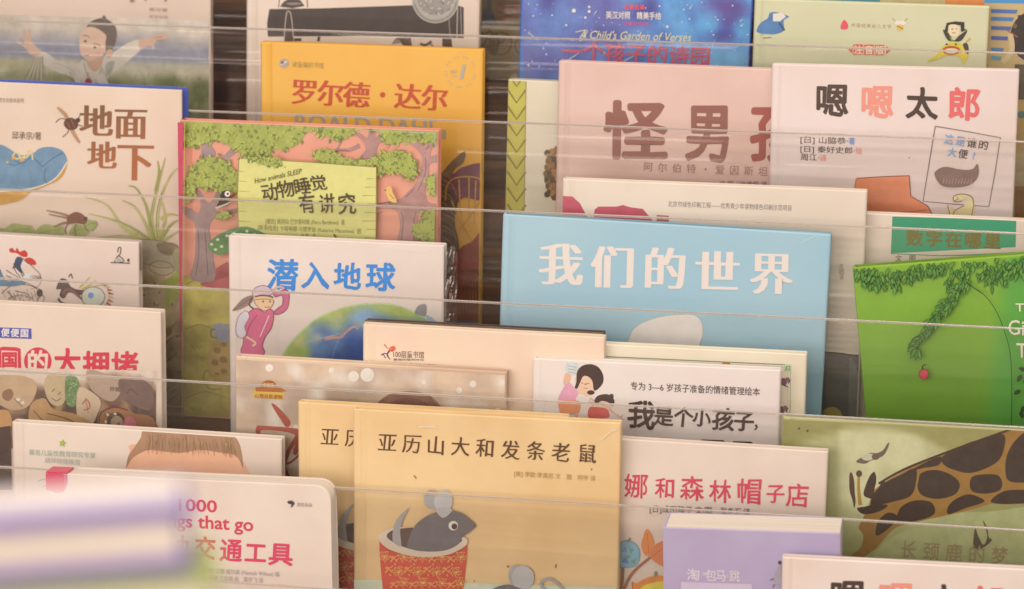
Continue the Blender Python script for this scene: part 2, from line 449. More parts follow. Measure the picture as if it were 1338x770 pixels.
P((637,60,645,50,652,62,648,74,640,70), '7b6140', .3)

Book('picture_book', 'watercolour picture book with a boy stretching out both arms over a green field, top left', 0, .004,
     (-70, -82), (275, -68), .009, 'd8b8a0', 'cfb098', mott=.04)
part('field_picture')
def f1(x, y):
    n = nz(x, y, .02, 3) ; n2 = nz(x, y, .06, 9); yy = y - x*.03
    c = (205,182,160)
    h1 = 42 + 12*nz(x, 0, .018, 5); h2 = 70 + 5*nz(x, 0, .02, 8); h3 = 88 + 6*nz(x,0,.03,1)
    c = mix(c, (136,130,138), (yy - h1 + 8)/22.)
    c = mix(c, (168,160,150), (yy - h2)/8.)
    c = mix(c, (196,178,148), (yy - h2 - 4)/6.) if x > 60 else mix(c, (172,160,120), (yy-h2-4)/6.)
    c = mix(c, mix((156,148,104), (122,122,76), .5 + n2*1.6), (yy - h3)/14.)
    return mix(c, (120,112,92), max(0, n)*.35)
G(-40, 18, 277, 185, f1, 56, 34, .45)
part('boy_picture')
P((50,68,62,70,78,81,100,84,108,78,118,84,128,76,142,72,152,66,166,57,182,52,186,62,172,76,158,88,146,96,140,105,142,114,102,114,96,102,74,94,56,84,46,76), 'cdb8a2', .2, 1)
P((138,84,150,80,146,94,140,100), 'a89c88', .4, 1); S((110,82,112,92,118,104,116,114), 1, '9a8674'); S((136,74,132,86,138,98,142,110), 1, '9a8a76'); S((70,82,88,88,98,96),.8,'a89884')
P((40,72,34,64,26,58,22,56,24,54,32,58,30,46,33,40,36,50,38,39,41,42,41,52,46,60,54,67,50,72), 'c79c80', .15, 1)
P((182,53,190,50,200,48,206,45,214,44,219,48,216,52,208,52,202,57,201,65,196,60,188,62,182,64), 'c79c80', .15, 1)
S((202,50,212,48),.7,'8d6450'); S((204,53,216,52),.7,'8d6450')
for i in range(9): S((46+i*1.2, 74, 40+i*2, 90, 29+i*3.6, 112), 2.2, 'c4b294' if i % 2 else '94836a', 1)
P((120,72,134,70,133,84,124,94,114,84), 'c4977a', .1, 1)
P((105,46,104,60,106,70,112,78,119,80,128,76,136,70,142,62,146,48,140,32,128,28,116,32), 'd0a68a', .12, 1)
P((113,36,118,29,126,25,134,24,143,27,151,35,153,47,150,59,146,66,140,68,138,62,138,54,139,47,133,41,124,36,117,35), '5e4c40', .3, 1)
P((133,27,134.5,21,137.5,21,140,28), '6d5a4c', .2, 1); E(143,70,4.5,6,'c9987c',20)
E(111.5,54,1.9,1.5,'4a352c',20); E(124,62,2.0,1.6,'4a352c',28); S((108,47,113,46.5,117,49),1,'6b5040'); S((122,57,128,58,131,61),1,'6b5040')
S((110.5,71.5,113,72.8,116,72),1.1,'b8685a'); E(109,64,3.4,2.6,'dba28a',0,.2); E(129,70,4,3,'d49a80',0,.2)
E(115.5,107,4.5,5,'a8443c'); E(108,110,2,2,'50402f')
for i in range(160):
    x = random.uniform(-5, 272); y = random.uniform(96, 160); S((x, y, x+random.uniform(-3,3), y-random.uniform(3,9)), 1.0, random.choice(['8b8a50','a29a66','6f6f44','b4a57c']), .3, sm=0, wash=.4)
part('author_lettering')
L('黄冯著', 195,14, 219,15, 5, '9c8274'); L('青海出版', 195,23,220,24, 4.5, 'a68c7c'); E(173,1,3,2,'8a6c60'); S((190,1,192,-3),2,'8a6c60'); S((216,2,218,-3),2.4,'8a6c60')

Book('picture_book', 'white picture book with a long black bench and a round silver medal seal', 0, .004,
     (322, -76), (628, -64), .010, 'dcbfa8', 'd2b49c', mott=.05)
part('bench_picture')
P((352,12,420,11,540,7,602,8,606,10,606,50,596,50,470,47,350,48,349,30), '3a2e29', .35)
P((373,18,378,15,382,18,384,54,372,55,370,40), '3a2e29', .3); S((371,55,374,20,378,15,381,24,384,55), 1, 'bfa48e')
P((384,50,394,50,394,54,384,54), '3a2e29'); S((417,48,416,54), 3.4, '3a2e29'); P((578,50,590,51,591,62,578,61), '46342c')
S((586,10,588,46),1.2,'8d7666'); S((598,8,597,50),1.0,'c4aa94'); S((602,8,603,48),1.0,'9c8474'); 
P((366,9,370,3,378,-2,392,0,398,8,382,11), '453833', .3); S((364,10,366,-6),1,'453833'); S((402,10,401,-6),1.2,'453833'); E(384,5,10,1.4,'8d7666')
for i in range(7): S((513+i*3.4,58-i*.5, 520+i*2.6,50, 528+i*1.6, 60), 1.5, '4d3d33')
S((549,57,556,59,564,54),3,'4d4038'); S((560,56,566,60),1.5,'4d4038')
part('medal_seal')
E(569,0,30.5,30.5,'a39687',0,.1,40); OUT([(569+28*math.cos(a*.3), 28*math.sin(a*.3)) for a in range(21)], .8, '7a6e62')
E(569,-2,24,22,'8b7f73',0,.5,30)
rr = random.Random(3)
for i in range(34):
    x = 569+rr.uniform(-20,20); y = rr.uniform(-4,19); S((x,y,x+rr.uniform(-6,6),y+rr.uniform(-4,4)),1.5,rr.choice(['5f554c','b9ada0','c8bcae','6c6157']),.5,sm=0)
for a in range(26): 
    an = R(8+a*6.4); S((569+26*math.cos(an),26*math.sin(an),569+28*math.cos(an),28*math.sin(an)),1.4,'6c6157',sm=0)

b = Book('picture_book', 'deep blue starry picture book of poems with red and white title lettering', 0, .004,
     (682, -58), (986, -44), .012, '4e5098', '4a78b4', scale=10)
part('night_sky_picture')
def f4(x, y):
    t = (x - 700)/190. + nz(x, y, .012, 2)*.9; n = nz(x, y, .03, 4)
    c = mix((98,92,150), (88,146,192), t); c = mix(c, (70,70,134), max(0, n*1.5)); c = mix(c, (120,160,190), max(0, -n*.9 - .1))
    d = math.hypot((x-945)/38, (y-8)/18); c = mix(c, (88,70,130), 1.25 - d + n*.6)
    return mix(c, (136,172,180), (y-45)/90. if x > 900 else 0)
G(684, -56, 985, 330, f4, 54, 60, .4, .04)
rr = random.Random(5)
for i in range(120):
    x, y = rr.uniform(686, 984), rr.uniform(-10, 112); r = rr.choice([.5,.6,.8,1.1]); E(x,y,r,r,'cfc8d4',n=7)
for x,y,r in ((750,14,2.6),(770,9,1.6),(770,15,2),(765,23,1.6),(740,33,1.4),(872,35,1.7),(714,71,1),(702,104,1.2),(862,8,1.2)): E(x,y,r,r,'dfd6da',n=10)
for f in ((690,42,704,53),(931,60,934,52),(743,78,766,63),(815,80,838,68),(901,12,905,6),(780,14,776,20)): S(f, 1, 'd4cce0', .3, sm=0)
part('title_lettering')
L('名家名译', 816,12, 842,12, 7, 'e0505a', .03); L('英汉对照　精美手绘', 792,23.5, 864,25, 10.5, 'e8dce4', .015); L('珍藏彩图版', 814,33,848,33.5,5,'c05c8c',.02)
L("A Child's Garden of Verses", 757,50, 902,54, 15, 'd8c69a', .005, .03, shear=.3)
S((752,42,768,40,758,54),1,'e0d0a8'); 
T('一个孩子的诗园', 748,67, 915,74, 26, 'c0505e', .022, wob=.02)

Book('picture_book', 'tan picture book with blue stripes and a dark round shape behind the sage green book', 0, .004,
     (1050, -52), (1440, -36), .010, 'c8a878', 'bd9c6a')
part('stripe_picture')
P((990,-10,1150,-6,1150,10,990,6),'4c7c86',.5); P((1150,-6,1235,-3,1235,12,1150,10),'b8a070',.4); P((1235,-4,1286,-2,1286,12,1235,12), 'cf7c40', .3); P((1286,-2,1440,0,1440,6,1286,4), '4a86b0', .3)
for y, w, c in ((12,330,'4f6a9c'),(22,325,'4c74a4'),(34,322,'55628f'),(47,318,'4f5a92'),(62,312,'5c7890'),(73,309,'5b9094')): P((1295,y,w+1000,y+1,w+998,y+6,1295,y+5), c, .3)
E(1352,48,32,34,'3e3330',0,.3,30); S((1320,44,1322,66,1310,82),7,'c9ab7c'); S((1316,40,1332,50),1.4,'a8563c'); E(1326,34,3,3,'6b5a38')
P((1330,20,1440,18,1440,60,1330,60),'3c302c',.4)
P((1326,84,1440,88,1440,135,1326,130), '5d5140', .3); P((1326,130,1440,133,1440,200,1326,196),'c29a5c',.2); E(1335,150,6,5,'5e7c74'); P((1326,200,1440,200,1440,245,1326,243),'b59c6c',.4); P((1326,243,1440,244,1440,330,1326,330),'94602c',.4)

Book('picture_book', 'sage green storybook with a small red badge and tiny figures in both corners', 0, .024,
     (986, -1), (1293, 9), .010, 'c9bd94', 'cfc29a', mott=.05)
part('blue_bird_picture')
P((989,38,994,30,1003,24,1006,17,1014,16,1024,19,1031,22,1024,27,1024,40,1012,45,996,44,989,42), '4f749c', .35, 1); P((1010,18,1022,17,1027,22,1019,28,1010,28), 'd9c8b4'); S((997,50,1008,49),1.2,'6a6a60'); S((1018,30,1025,40),3,'3b4c66')
part('small_lettering')
T('中国经典幼儿文学', 1115,33, 1162,35, 5.2, 'a5744c'); P((1103,26,1108,32,1107,38,1099,38,1099,32), 'dc4c58', 0, 1)
E(1176,36,4.5,4.5,'d9a848'); E(1173,30,4,3,'e6d6b6'); E(1180,30,4,3,'e6d6b6'); S((1172,34,1180,38),1,'7a4a26'); S((1170,28,1166,24),.8,'9c7a50'); S((1182,28,1186,24),.8,'9c7a50')
part('red_badge')
P((1108,65,1114,60,1114,70), 'd0504a'); P((1164,66,1158,60,1158,71), 'd0504a')
for i, ch in enumerate('注音版'):
    x = 1121.5 + i*14; P((x-6.5,58+i*.3,x+6,58+i*.3,x+6,71.5+i*.3,x-6.5,71.5+i*.3), 'd4564c'); T(ch, x,65+i*.3, x,65+i*.3, 11, 'e6cfa6', .02, ang=1)
part('tiger_rider_picture')
P((1212,79,1224,72,1230,62,1240,56,1252,56,1260,62,1266,70,1262,80,1258,82,1254,74,1238,72,1228,76,1216,80), 'd8b83c', .3, 1); E(1243,66,12,6,'b8502c'); E(1243,66.5,9,3.4,'e6d0a4'); E(1237,58,1.6,1.2,'3c2e1c'); E(1249,58,1.6,1.2,'3c2e1c')
P((1232,39,1240,44,1246,53,1254,46,1264,40,1256,53,1246,54,1238,52), '3f3826', .2, 1); P((1237,30,1248,28,1260,29,1260,38,1264,39,1256,42,1255,33,1240,33,1238,42,1234,41), '33302a', .1); P((1240,33,1253,34,1252,47,1241,46), 'e2c49c', 0, 1); S((1243,38,1246,38),1,'3c2e1c'); S((1249,38,1251,38),1,'3c2e1c'); S((1244,43,1249,43),.9,'a04030')
P((1258,58,1264,57,1266,68,1263,70), '4c4436', .2, 1); S((1262,55,1268,50),2.4,'c8a038'); P((1240,47,1246,53,1243,53),'8c9a40')

Book('picture_book', 'orange yellow picture book with large red author name and a round stamp', 1, .010,
     (340, 55), (631, 65), .011, 'e4a645', 'e0a040', mott=.05)
part('publisher_mark')
E(371.5,83,6.5,6.5,'a8927e',0,.2); S((367,85,375,80),2,'d2c0ac'); E(369,82,2,2,'6c5a58'); L('读童编织书馆', 382,87, 423,89, 8, 'a8843c', .015)
part('title_lettering')
T('罗尔德', 398,120, 466,124, 33, 'ba4626', .034, 'song', off=0); E(500,124,3.6,3.6,'ba4626'); T('达尔', 533,126, 568,128, 33, 'ba4626', .034, 'song', off=0)
L('ROALD DAHL', 386,170, 574,178, 30, 'a0907c', .02, kind='song'); L('第六辑', 560,180,583,181,14,'a0907c',.02)
part('round_stamp')
for a in range(28):
    an = R(a*12.9); x, y = 602+19*math.cos(an), 93+20*math.sin(an); 
    if a % 3: S((x-1.6,y,x+1.2,y+1.4),1.6,'bda27a',sm=0)
T('1', 605,93,605,93, 24, 'a79c8c', .03, shear=.2); L('NO', 589,96,597,96,7,'b8a27c',.02); S((590,99,598,100),1,'b8a27c')
part('feather_picture')
P((572,235,584,218,598,204,608,198,606,212,594,222,586,240,574,256), '7d6144', .5, 1)
P((575,258,580,236,594,226,606,218,632,216,632,260,606,258,592,272), '7a4650', .35, 1)
P((572,240,590,248,598,268,594,288,600,320,594,350,580,380,572,380), '655042', .55, 1)
for i in range(24):
    y = 225+i*5; S((576+i%3*2,y,588+i%4*2,y+8,594+i%5,y+20), 1, ('8f7650','43352c','a98b5c')[i%3], .4)
for f in ((582,262,584,244,592,234,606,231,622,232,629,238,627,262),(600,234,602,276,606,292),(613,232,613,284),(622,236,620,292),(590,262,602,290,618,316),(628,262,612,286,600,300)): S(f, 2, 'c29043', 1.2, wash=.3)
P((588,440,590,350,600,326,616,316,632,312,632,440), 'a04c3c', .5, 1)
for i in range(18): S((592+i*2.2,420-i*2,598+i*1.6,392-i*2,594+i*2,370), .9, ('c0803c','7a3c34')[i%2], .4)
P((584,418,632,420,632,432,584,430), '6f7c98', .3)

Book('picture_book', 'pale picture book with an olive chevron spine and a brown pine cone', 1, .006,
     (664, 104), (812, 111), .012, 'd6c0a2', 'dac6aa', spine='b8a440')
part('chevron_strip')
P((664,104,687,105,685,300,660,300), 'b9a748', .15)
for i in range(9):
    y = 92 + i*21.5; S((663,y+3,675,y+21,687,y+4), 2.6, '7b6c2e', sm=0)
S((687.5,104,684.5,300), 1.2, '94803e')
part('pine_cone_picture')
P((727,190,718,200,713,215,711,232,715,250,722,262,727,262), '6b4a2c', .4)
for i in range(7):
    for j in range(3): E(727-j*6+(i%2)*2, 196+i*9+j*2, 4, 4.4, ('8f6234','a9723c','54402c')[(i+j)%3], 20, .3, 10); 
for i in range(7): E(712.5+abs(i-3)*1.5, 203+i*8, 3, 3.6, '7c5a34' if i<4 else '4f4a34', 0, .2, 9)

Book('picture_book', 'dusty pink picture book with big brown title characters, left of the white title book', 1, .022,
     (730, 80), (1060, 93), .012, 'd9b09e', 'd4a996', mott=.05)
part('title_lettering')
T('怪', 830,171,830,171, 74, '8e584a', .03, wide=1.08, wob=.035, ang=1); T('男', 926,173,926,173, 72, '8e584a', .03, wide=.82, wob=.035, ang=1); T('孩', 1016,174,1016,174, 72, '9c5044', .03, wide=.95, wob=.03, ang=1)
T('阿尔伯特・爱因斯坦', 847,218, 997,224, 12, 'a27264', .004); L('文 图／徐德荣 译', 940,243,1002,244,8,'7a5a50')

Book('picture_book', 'white picture book with four black and red title characters, orange boot and framed brown shape', 1, .034,
     (1009, 84), (1332, 92), .011, 'e2c6b8', 'dec0b0', mott=.04)
part('title_lettering')
for ch, x, y, c, s in (('嗯',1087,131,'4e3a30',41),('嗯',1146,133,'e48a74',41),('太',1204.5,135,'4a372e',39),('郎',1259.5,136,'dc645e',41)):
    T(ch, x,y,x,y, s, c, .028, wob=.04, ang=2, wide=1.02)
part('author_lettering')
L('[日] 山脇恭·', 1046,186, 1108,188, 9.5, '5a463c', .004, .03); L('著', 1109,188,1117,188,9.5,'6888c8',.008); L('[日] 秦好史郎·', 1046,198, 1117,200.5, 9.5, '5a463c', .004, .03); L('绘',1118,200.5,1126.5,201,9.5,'e08a78',.008); L('周江·',1046,208.5,1070,209.5,9.5,'5a463c',.004,.03); L('译',1071,210,1080,210,9.5,'e08a78',.008)
part('framed_picture')
OUT((1222,165,1264,172,1307,180,1300,226,1292,270,1250,267,1206,263,1214,214), 1.3, '7c6a60', 0)
T('这是谁的', 1240,182, 1285,189, 12.5, ['7c9ccc','6f96cc','54463e','54463e'], .012, wob=.04); T('大便?', 1244,199,1273,203, 12, ['7c9ccc','54463e','7c9ccc'], .012, wob=.04); E(1188,206,.8,.8,'7a5a50')
P((1221,228,1226,221,1236,218,1252,221,1264,222,1272,220,1277,214,1279,224,1276,234,1266,242,1248,245,1230,242), '866458', .35, 1)
for i in range(10): S((1232+i*4,240,1234+i*4,232+i%3), .8, 'b09484', .4, sm=0)
part('hand_picture')
P((1241,268,1247,276,1252,272,1262,266,1264,258,1256,262,1247,262,1246,257,1251,254,1262,254,1270,258,1273,268,1270,284,1240,290,1239,276), 'ecc890', .1, 1)
S((1238,268,1243,284,1248,275,1260,269), 1.2, '8c7050'); S((1257,263,1247,263,1246,257,1252,254,1262,254,1270,258,1272,268,1269,284), 1.3, '8c7050'); S((1247,262,1252,260,1250,257),.9,'8c7050')
part('boot_picture')
P((1119.5,233,1150,231,1188,229.5,1190,256,1200,262,1212,269,1219,281,1220,292,1117,292,1116,262), 'e2845a', .12)
S((1119.5,233,1150,231,1188,229.5), 1.2, '7a5040', sm=0); S((1188,229.5,1190,256,1200,262,1212,269,1218,280), 1.2, '7a5040', sm=0); S((1119,233,1116,250),1.2,'b06a50'); S((1160,278,1188,277,1212,274),.8,'9a5c44')

# --- third tier
b = Book('picture_book', 'cream picture book with a blue shoe, small insects and grass, blue back cover showing', 2, .012,
     (-60, 105), (237, 118), .013, 'dcbda4', 'd6b69c', back='4a5aa0', mott=.04)
part('title_lettering')
g = lambda x, y: mix((112,74,44), (166,92,52), (y - 140 + (x-107)*.4)/95.)
T('地', 126,158,126,158, 41, g, .034, 'song', off=0, ang=1); T('面', 171,161,171,161, 41, g, .034, 'song', off=0, ang=1); T('地', 133.5,203,133.5,203, 36, g, .034, 'song', off=0, ang=1); T('下', 177,211,177,211, 50, g, .034, 'song', off=0, ang=1, wide=.92)
L('邱承宗/著', 16,181, 54,182, 11, '6a5040', .004); L('自然文化绘本系列', -6,133, 31,134, 6.5, 'a08670', .01)
part('bee_picture')
P((92,163,84,152,76,143,75,140,80,142,88,150), 'a87a52', .3, 1); P((94,166,100,176,105,186,102,186,94,175,91,168), 'b07c58', .3, 1)
E(93,162,9.5,8,'5e3428',15,.3); E(102,157,3,3,'4a2c22'); S((102,156,105,150),.8,'4a2c22'); S((87,156,79,155,73,160),1,'5a3a2a'); S((90,169,88,174,82,179),1,'5a3a2a'); S((101,163,108,165),1,'5a3a2a'); S((88,160,92,168),1,'8f5c40'); S((93,156,98,167),1,'8f5c40')
part('shoe_picture')
P((-20,252,0,249,30,247,54,242,72,232,84,219,88,208,86,222,78,234,60,243,40,252,26,262,0,268,-20,272), 'c0883c', .3, 1)
P((-20,190,0,189,10,193,24,202,36,203,44,200,52,194,66,192,80,196,87,206,86,216,76,230,58,241,34,247,0,249,-20,250), '6b8496', .35, 1)
S((0,250,30,248,54,243,74,232,88,212), 1.6, 'dcc8ac')
for f in ((14,204,28,214,42,206,56,218),(56,218,68,208,82,200),(60,220,58,232,62,240),(8,212,18,216,26,214)): S(f, .9, '46586a')
for f in ((16,204,22,199,26,206,20,208),(24,200,29,209,33,202),(38,203,36,198,41,196,43,209),(40,200,34,206,28,205)): S(f, 1.6, 'dfbf7c')
E(18,206,2.6,2.2,'d49a40'); E(29,208.5,3,2.4,'d49a40'); E(10,212,2,1.5,'c99a58')
part('grass_picture')
gr = ['a8a05c','b4a868','979050','b0a060']
for i, f in enumerate(((204,314,198,286,204,252,212,222,216,206),(206,314,206,280,213,250,224,228,232,220),(202,314,196,290,190,266,178,246,168,243),(198,314,190,292,176,270,160,262),(196,314,176,300,150,288,116,279),(180,308,160,296,140,268,110,257),(210,314,220,298,228,290,236,288),(206,312,216,288,212,266,208,260),(212,316,224,308,234,302),(192,314,160,308,124,311),(204,250,208,226,206,210),(210,286,222,280,234,282))): S(f, 5.2, gr[i%4], 1.2, wash=.45)
for i, f in enumerate(((204,314,197,286,203,252,211,222),(196,313,176,299,150,287),(206,313,205,280,212,250))): S(f, .8, '7c7840')
for cx, cy, rx, ry in ((25,302,20,10),(66,303,20,10),(104,302,13,9),(119,294,9,7),(-8,304,16,8)):
    P([(cx+rx*math.cos(a*.7)*(1+.12*math.sin(a*5)), cy+ry*math.sin(a*.7)*(1+.2*math.cos(a*3))) for a in range(9)], 'a2a062', .5, 1)
    S((cx-rx*.8,cy+ry*.3,cx,cy-2,cx+rx*.7,cy-ry*.3),.8,'7e7a44')
part('fly_picture')
for f, w in (((100,286,80,279,61,275),4),((100,288,84,284,64,280),3),((98,290,82,292,70,297),5)): S(f, w, '8f6a52', 1.4, wash=.4)
P((88,284,98,277,108,280,114,288,110,293,98,291,90,292), '7d4c38', .4, 1); S((90,292,86,298,87,306),1,'6a4432'); S((100,292,98,300,100,308),1,'6a4432'); S((110,292,112,298,116,302),1,'6a4432'); E(112,286,2.6,3,'5a3628')
part('ground_picture')
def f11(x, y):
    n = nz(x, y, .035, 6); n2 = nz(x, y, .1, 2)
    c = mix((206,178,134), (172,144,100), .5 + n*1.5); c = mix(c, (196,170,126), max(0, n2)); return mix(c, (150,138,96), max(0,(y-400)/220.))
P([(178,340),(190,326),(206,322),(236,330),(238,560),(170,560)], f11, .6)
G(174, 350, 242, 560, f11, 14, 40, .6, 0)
P((180,316,196,313,222,318,236,326,238,344,214,350,196,346,182,340), 'b5a284', .5, 1); P((206,318,228,318,237,330,220,334,208,328), '8d7658', .5, 1)
P((196,346,206,341,222,344,228,354,214,360,198,354), 'b7a080', .4, 1); OUT((196,346,206,341,222,344,228,354,214,360,198,354),.9,'7c6446'); OUT((180,316,196,313,222,318,236,326,238,344,214,350,196,346,182,340),.9,'7c6446')
P((226,330,237,326,237,362,230,356), 'a5986c', .4, 1)
for cx, cy in ((220,372),(230,364),(228,384),(222,392)): E(cx,cy,7,9,'a4a848',30,.4)
rr = random.Random(4)
for i in range(60):
    x, y = rr.uniform(182,236), rr.uniform(365,548); E(x,y,rr.uniform(.8,3),rr.uniform(.6,2),rr.choice(['8f6e44','b59a68','77603c']),rr.uniform(0,90),.4,8)
for y in (450, 475, 512, 530): S((214,y,222,y-6,232,y-14),2.5,'8a6c48',.6,wash=.4)
E(219,434,8,5,'8e6c48',-50,.5); S((212,441,232,420),1.5,'8e6c48')

b = Book('picture_book', 'red spined picture book with a pink and olive forest around a yellow title board', 2, .035,
     (235, 157), (573, 171), .013, 'd98a70', 'dc9478', spine='c03a56', mott=.06)
part('ground_picture')
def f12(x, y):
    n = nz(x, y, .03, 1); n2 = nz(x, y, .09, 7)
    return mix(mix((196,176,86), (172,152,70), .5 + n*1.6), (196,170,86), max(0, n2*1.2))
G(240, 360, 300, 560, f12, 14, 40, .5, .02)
for f in ((243,430,262,424,280,430,300,424),(243,372,262,364,282,372,300,368),(243,520,270,512,300,522)): S(f, 1.2, '8d7a34', .6)
for x, y in ((268,407),(258,455),(256,535),(270,470)):
    for i in range(5): S((x+i*3-6,y+i%2*2,x+i*3-8,y-4),1.1,'a05c3c' if y==407 else '7d6a34',.4,sm=0)
part('giraffe_picture')
P((300,430,290,440,280,448,272,462,270,478,274,494,286,500,300,496), 'b4904e', .4, 1)
for x, y, r in ((284,458,5),(292,470,5.5),(281,474,5),(293,486,5),(284,490,4),(293,450,4)): E(x,y,r,r*.8,'946e38',20,.3,9)
S((300,488,280,492,270,484,266,496,274,508,290,508), 3.2, 'a98846', 2)
P((280,424,302,426,302,446,284,444), '8d8c96', .4, 1); S((282,430,276,432,277,440,284,441), 1.6, '6f6a68')
part('bush_picture')
P((262,372,270,360,284,350,300,344,300,378,276,376), 'b85a58', .45, 1)
for i in range(20): S((266+i*1.8,372-i*.6,270+i*1.7,364-i*.9),.9,'8c3c40',.4,sm=0)
part('tree_trunk_picture')
tr = '9a7c74'
P((250,365,254,340,256,310,254,292,246,284,236,276,236,268,250,274,260,278,262,262,254,246,262,250,270,264,276,264,284,250,288,254,282,268,284,276,300,274,312,272,312,278,292,282,278,288,274,300,278,330,280,366), tr, .4, 1)
S((256,360,260,330,259,300),1,'6c5250'); S((272,360,270,330,268,300),1,'6c5250'); S((300,277,312,276),5,'8e7254',2)
part('upper_trunk_picture')
P((264,160,276,160,275,186,282,200,276,210,264,206,264,186), tr, .35, 1); P((284,214,296,200,308,190,312,196,298,208,290,218), tr, .35, 1)
part('middle_tree_picture')
P((470,206,478,196,474,184,462,174,470,174,480,180,484,166,492,166,490,180,500,172,506,176,494,190,490,206), 'a87a70', .35, 1); S((470,190,456,196,440,196,430,203),6,'a87a70',1.5,wash=.3); S((440,196,446,186),3,'a87a70',1); S((492,186,504,184,510,190),4,'a87a70',1.5)
part('right_tree_picture')
P((520,320,523,296,519,276,504,272,488,272,486,268,504,264,520,262,532,252,544,238,550,220,552,206,546,196,536,188,536,182,548,186,556,192,560,184,566,186,562,204,572,202,572,212,562,214,560,234,556,250,560,264,574,268,574,276,556,272,547,280,546,296,548,320), 'ae7e74', .4, 1)
S((489,272,486,280,500,277),3,'a87a70',1.4); S((553,232,548,224,540,222),5,'ae7e74',3)
for f in ((524,318,527,290,524,276),(542,318,540,296,544,276),(546,250,556,226,556,206),(530,258,542,246),(556,196,562,190)): S(f, 1, '7c5450')
S((520,262,502,265,487,269),1,'7c5450'); S((430,203,442,197,456,197),.9,'7c5450')
part('foliage_picture')
DG, LG, MG = '747840', 'aaa850', '9c9c4a'
foliage((240,158,320,158,420,166,572,172,574,182,560,188,544,184,528,186,508,188,500,178,492,172,470,170,455,178,440,182,424,178,410,172,400,174,392,186,378,194,356,196,352,206,340,200,326,206,308,196,290,186,276,184,258,190,240,190), MG, DG, LG, 170, 6, 1)
foliage((244,250,248,226,258,212,274,205,292,208,306,220,318,232,314,246,300,256,284,248,272,244,256,246,250,262), MG, DG, LG, 90, 6, 2)
foliage((496,226,496,206,508,198,526,197,540,206,546,220,538,234,526,226,510,224), MG, DG, LG, 70, 5, 3)
foliage((410,202,420,194,436,196,454,206,478,208,492,206,494,214,470,216,450,214,428,212), MG, DG, LG, 60, 5, 4)
foliage((540,300,550,288,556,278,572,274,574,316,552,312), MG, DG, LG, 40, 5, 5); foliage((560,232,574,228,574,256,564,252), MG, DG, LG, 20, 5, 6); foliage((284,282,298,274,302,282,292,286),MG,DG,LG,14,4,7)
part('title_board')
P((315,205,400,210,494,217,494,265,493,322,316,322,313,260), 'd0c274', .12)
OUT((315,205,400,210,494,217,494,265,493,322,316,322,313,260), 1.3, '8c8040', 0)
for i in range(8):
    S((315,222+i*13,322+i%3*4,223+i*13),.8,'8c8040',.4); S((482-i%3*3,232+i*11,493,232+i*11),.8,'8c8040',.4)
foliage((316,204,340,204,366,206,372,214,352,216,330,208), MG, DG, LG, 40, 5, 8)
part('title_lettering')
L('How animals SLEEP', 336,238, 397,225, 9.5, '6b5c2c', .006, .06)
T('动物睡觉', 355,249, 419,237, 21, '4c3a22', .012, wob=.06, jit=.05, shear=-.1, ang=-6, wide=1.0); T('有讲究', 404,264, 456,264, 25, '4c3a22', .012, wob=.06, jit=.05, ang=-4, wide=.85)
L('[捷克] 佩特拉·巴尔季科娃 (Petra Bartikova)  著', 350,290, 453,291.5, 7.6, '8d8048', .002); L('[斯洛伐克] 卡塔琳娜·马楚罗娃 (Katarina Macurova)  图', 340,298, 474,303, 7.4, '8d8048', .002); L('徐 颖　译', 396,309,415,309,7,'8d8048',.004); S((439,304,443,310),2,'4c4628')
part('bird_picture')
P((289,262,293,250,298,247,303,249,304,257,298,264,286,269), '2c2826', 0, 1); E(300.5,251.5,3.6,3.8,'e4d8c4'); E(301,251.5,1.5,1.7,'3a2e28'); P((303.5,248,308,250,305,255),'9c5c34'); S((285,270,296,266,305,262),3,'c8b8a8',1)
part('small_bird_picture')
P((506,247,510,242,514,243,516,250,521,260,519,263,511,260,508,253), 'd8a860', .3, 1); P((507,245,504,247,508,248), '8a5c34'); S((512,252,517,258),1,'9c7434'); S((513,262,511,265),.8,'6c4c2c')
part('mushroom_picture')
P((275,318,284,308,300,299,322,294,340,299,354,308,330,312,296,330,282,328), '5c8048', .4, 1)
for x, y in ((280,317),(288,311),(300,306),(309,303),(318,304),(326,300),(285,324),(336,304),(293,320)): E(x,y,2.1,1.7,'d8d6ac')
part('cover_edge_strips')
P((235,156,243.3,157,239,552,234,552), 'bf3a55', .1); S((245,158,241.5,552),.9,'b8a04c'); S((571.5,172,571,320), 2.2, '8c9aa0')
P((300,156,420,160,574,168,574,173,420,166,300,161,240,158),'9fb3a0')

Book('picture_book', 'cream picture book with red mountain shapes and a thin printed line behind the blue book', 2, .034,
     (735, 234), (1133, 250), .011, 'e0c6ae', 'dabfa6', mott=.04)
part('red_mountain_picture')
P((734,256,748,257,758,266,767,283,769,300,734,300), 'b8505a', .25); P((775,286,777,274,782,270,806,270,814,268,824,271,840,273,850,285,860,300,775,300), 'b8505a', .25)
P((858,281,874,282,874,290,858,290),'a86058')
L('北京市绿色印刷工程——优秀青少年读物绿色印刷示范项目', 873,269.5, 1034,275, 8.2, '84766c', .002)
part('lower_picture')
P((1060,459,1140,465,1140,620,1060,620), '70655e', .3); S((1076,460,1100,462,1118,465,1136,463), 1.8, '4a3e38'); P((1110,466,1122,480,1120,560,1108,560), '857a70', .3); S((1120,480,1124,500,1122,550),2.5,'4c443e'); E(1087,543,13,11,'d0aa50',0,.2)
for i, ch in enumerate('文图译'): L(ch, 1096.5+i*.3,351+i*7,1102.5,351+i*7,7.5,'8a7a6c')

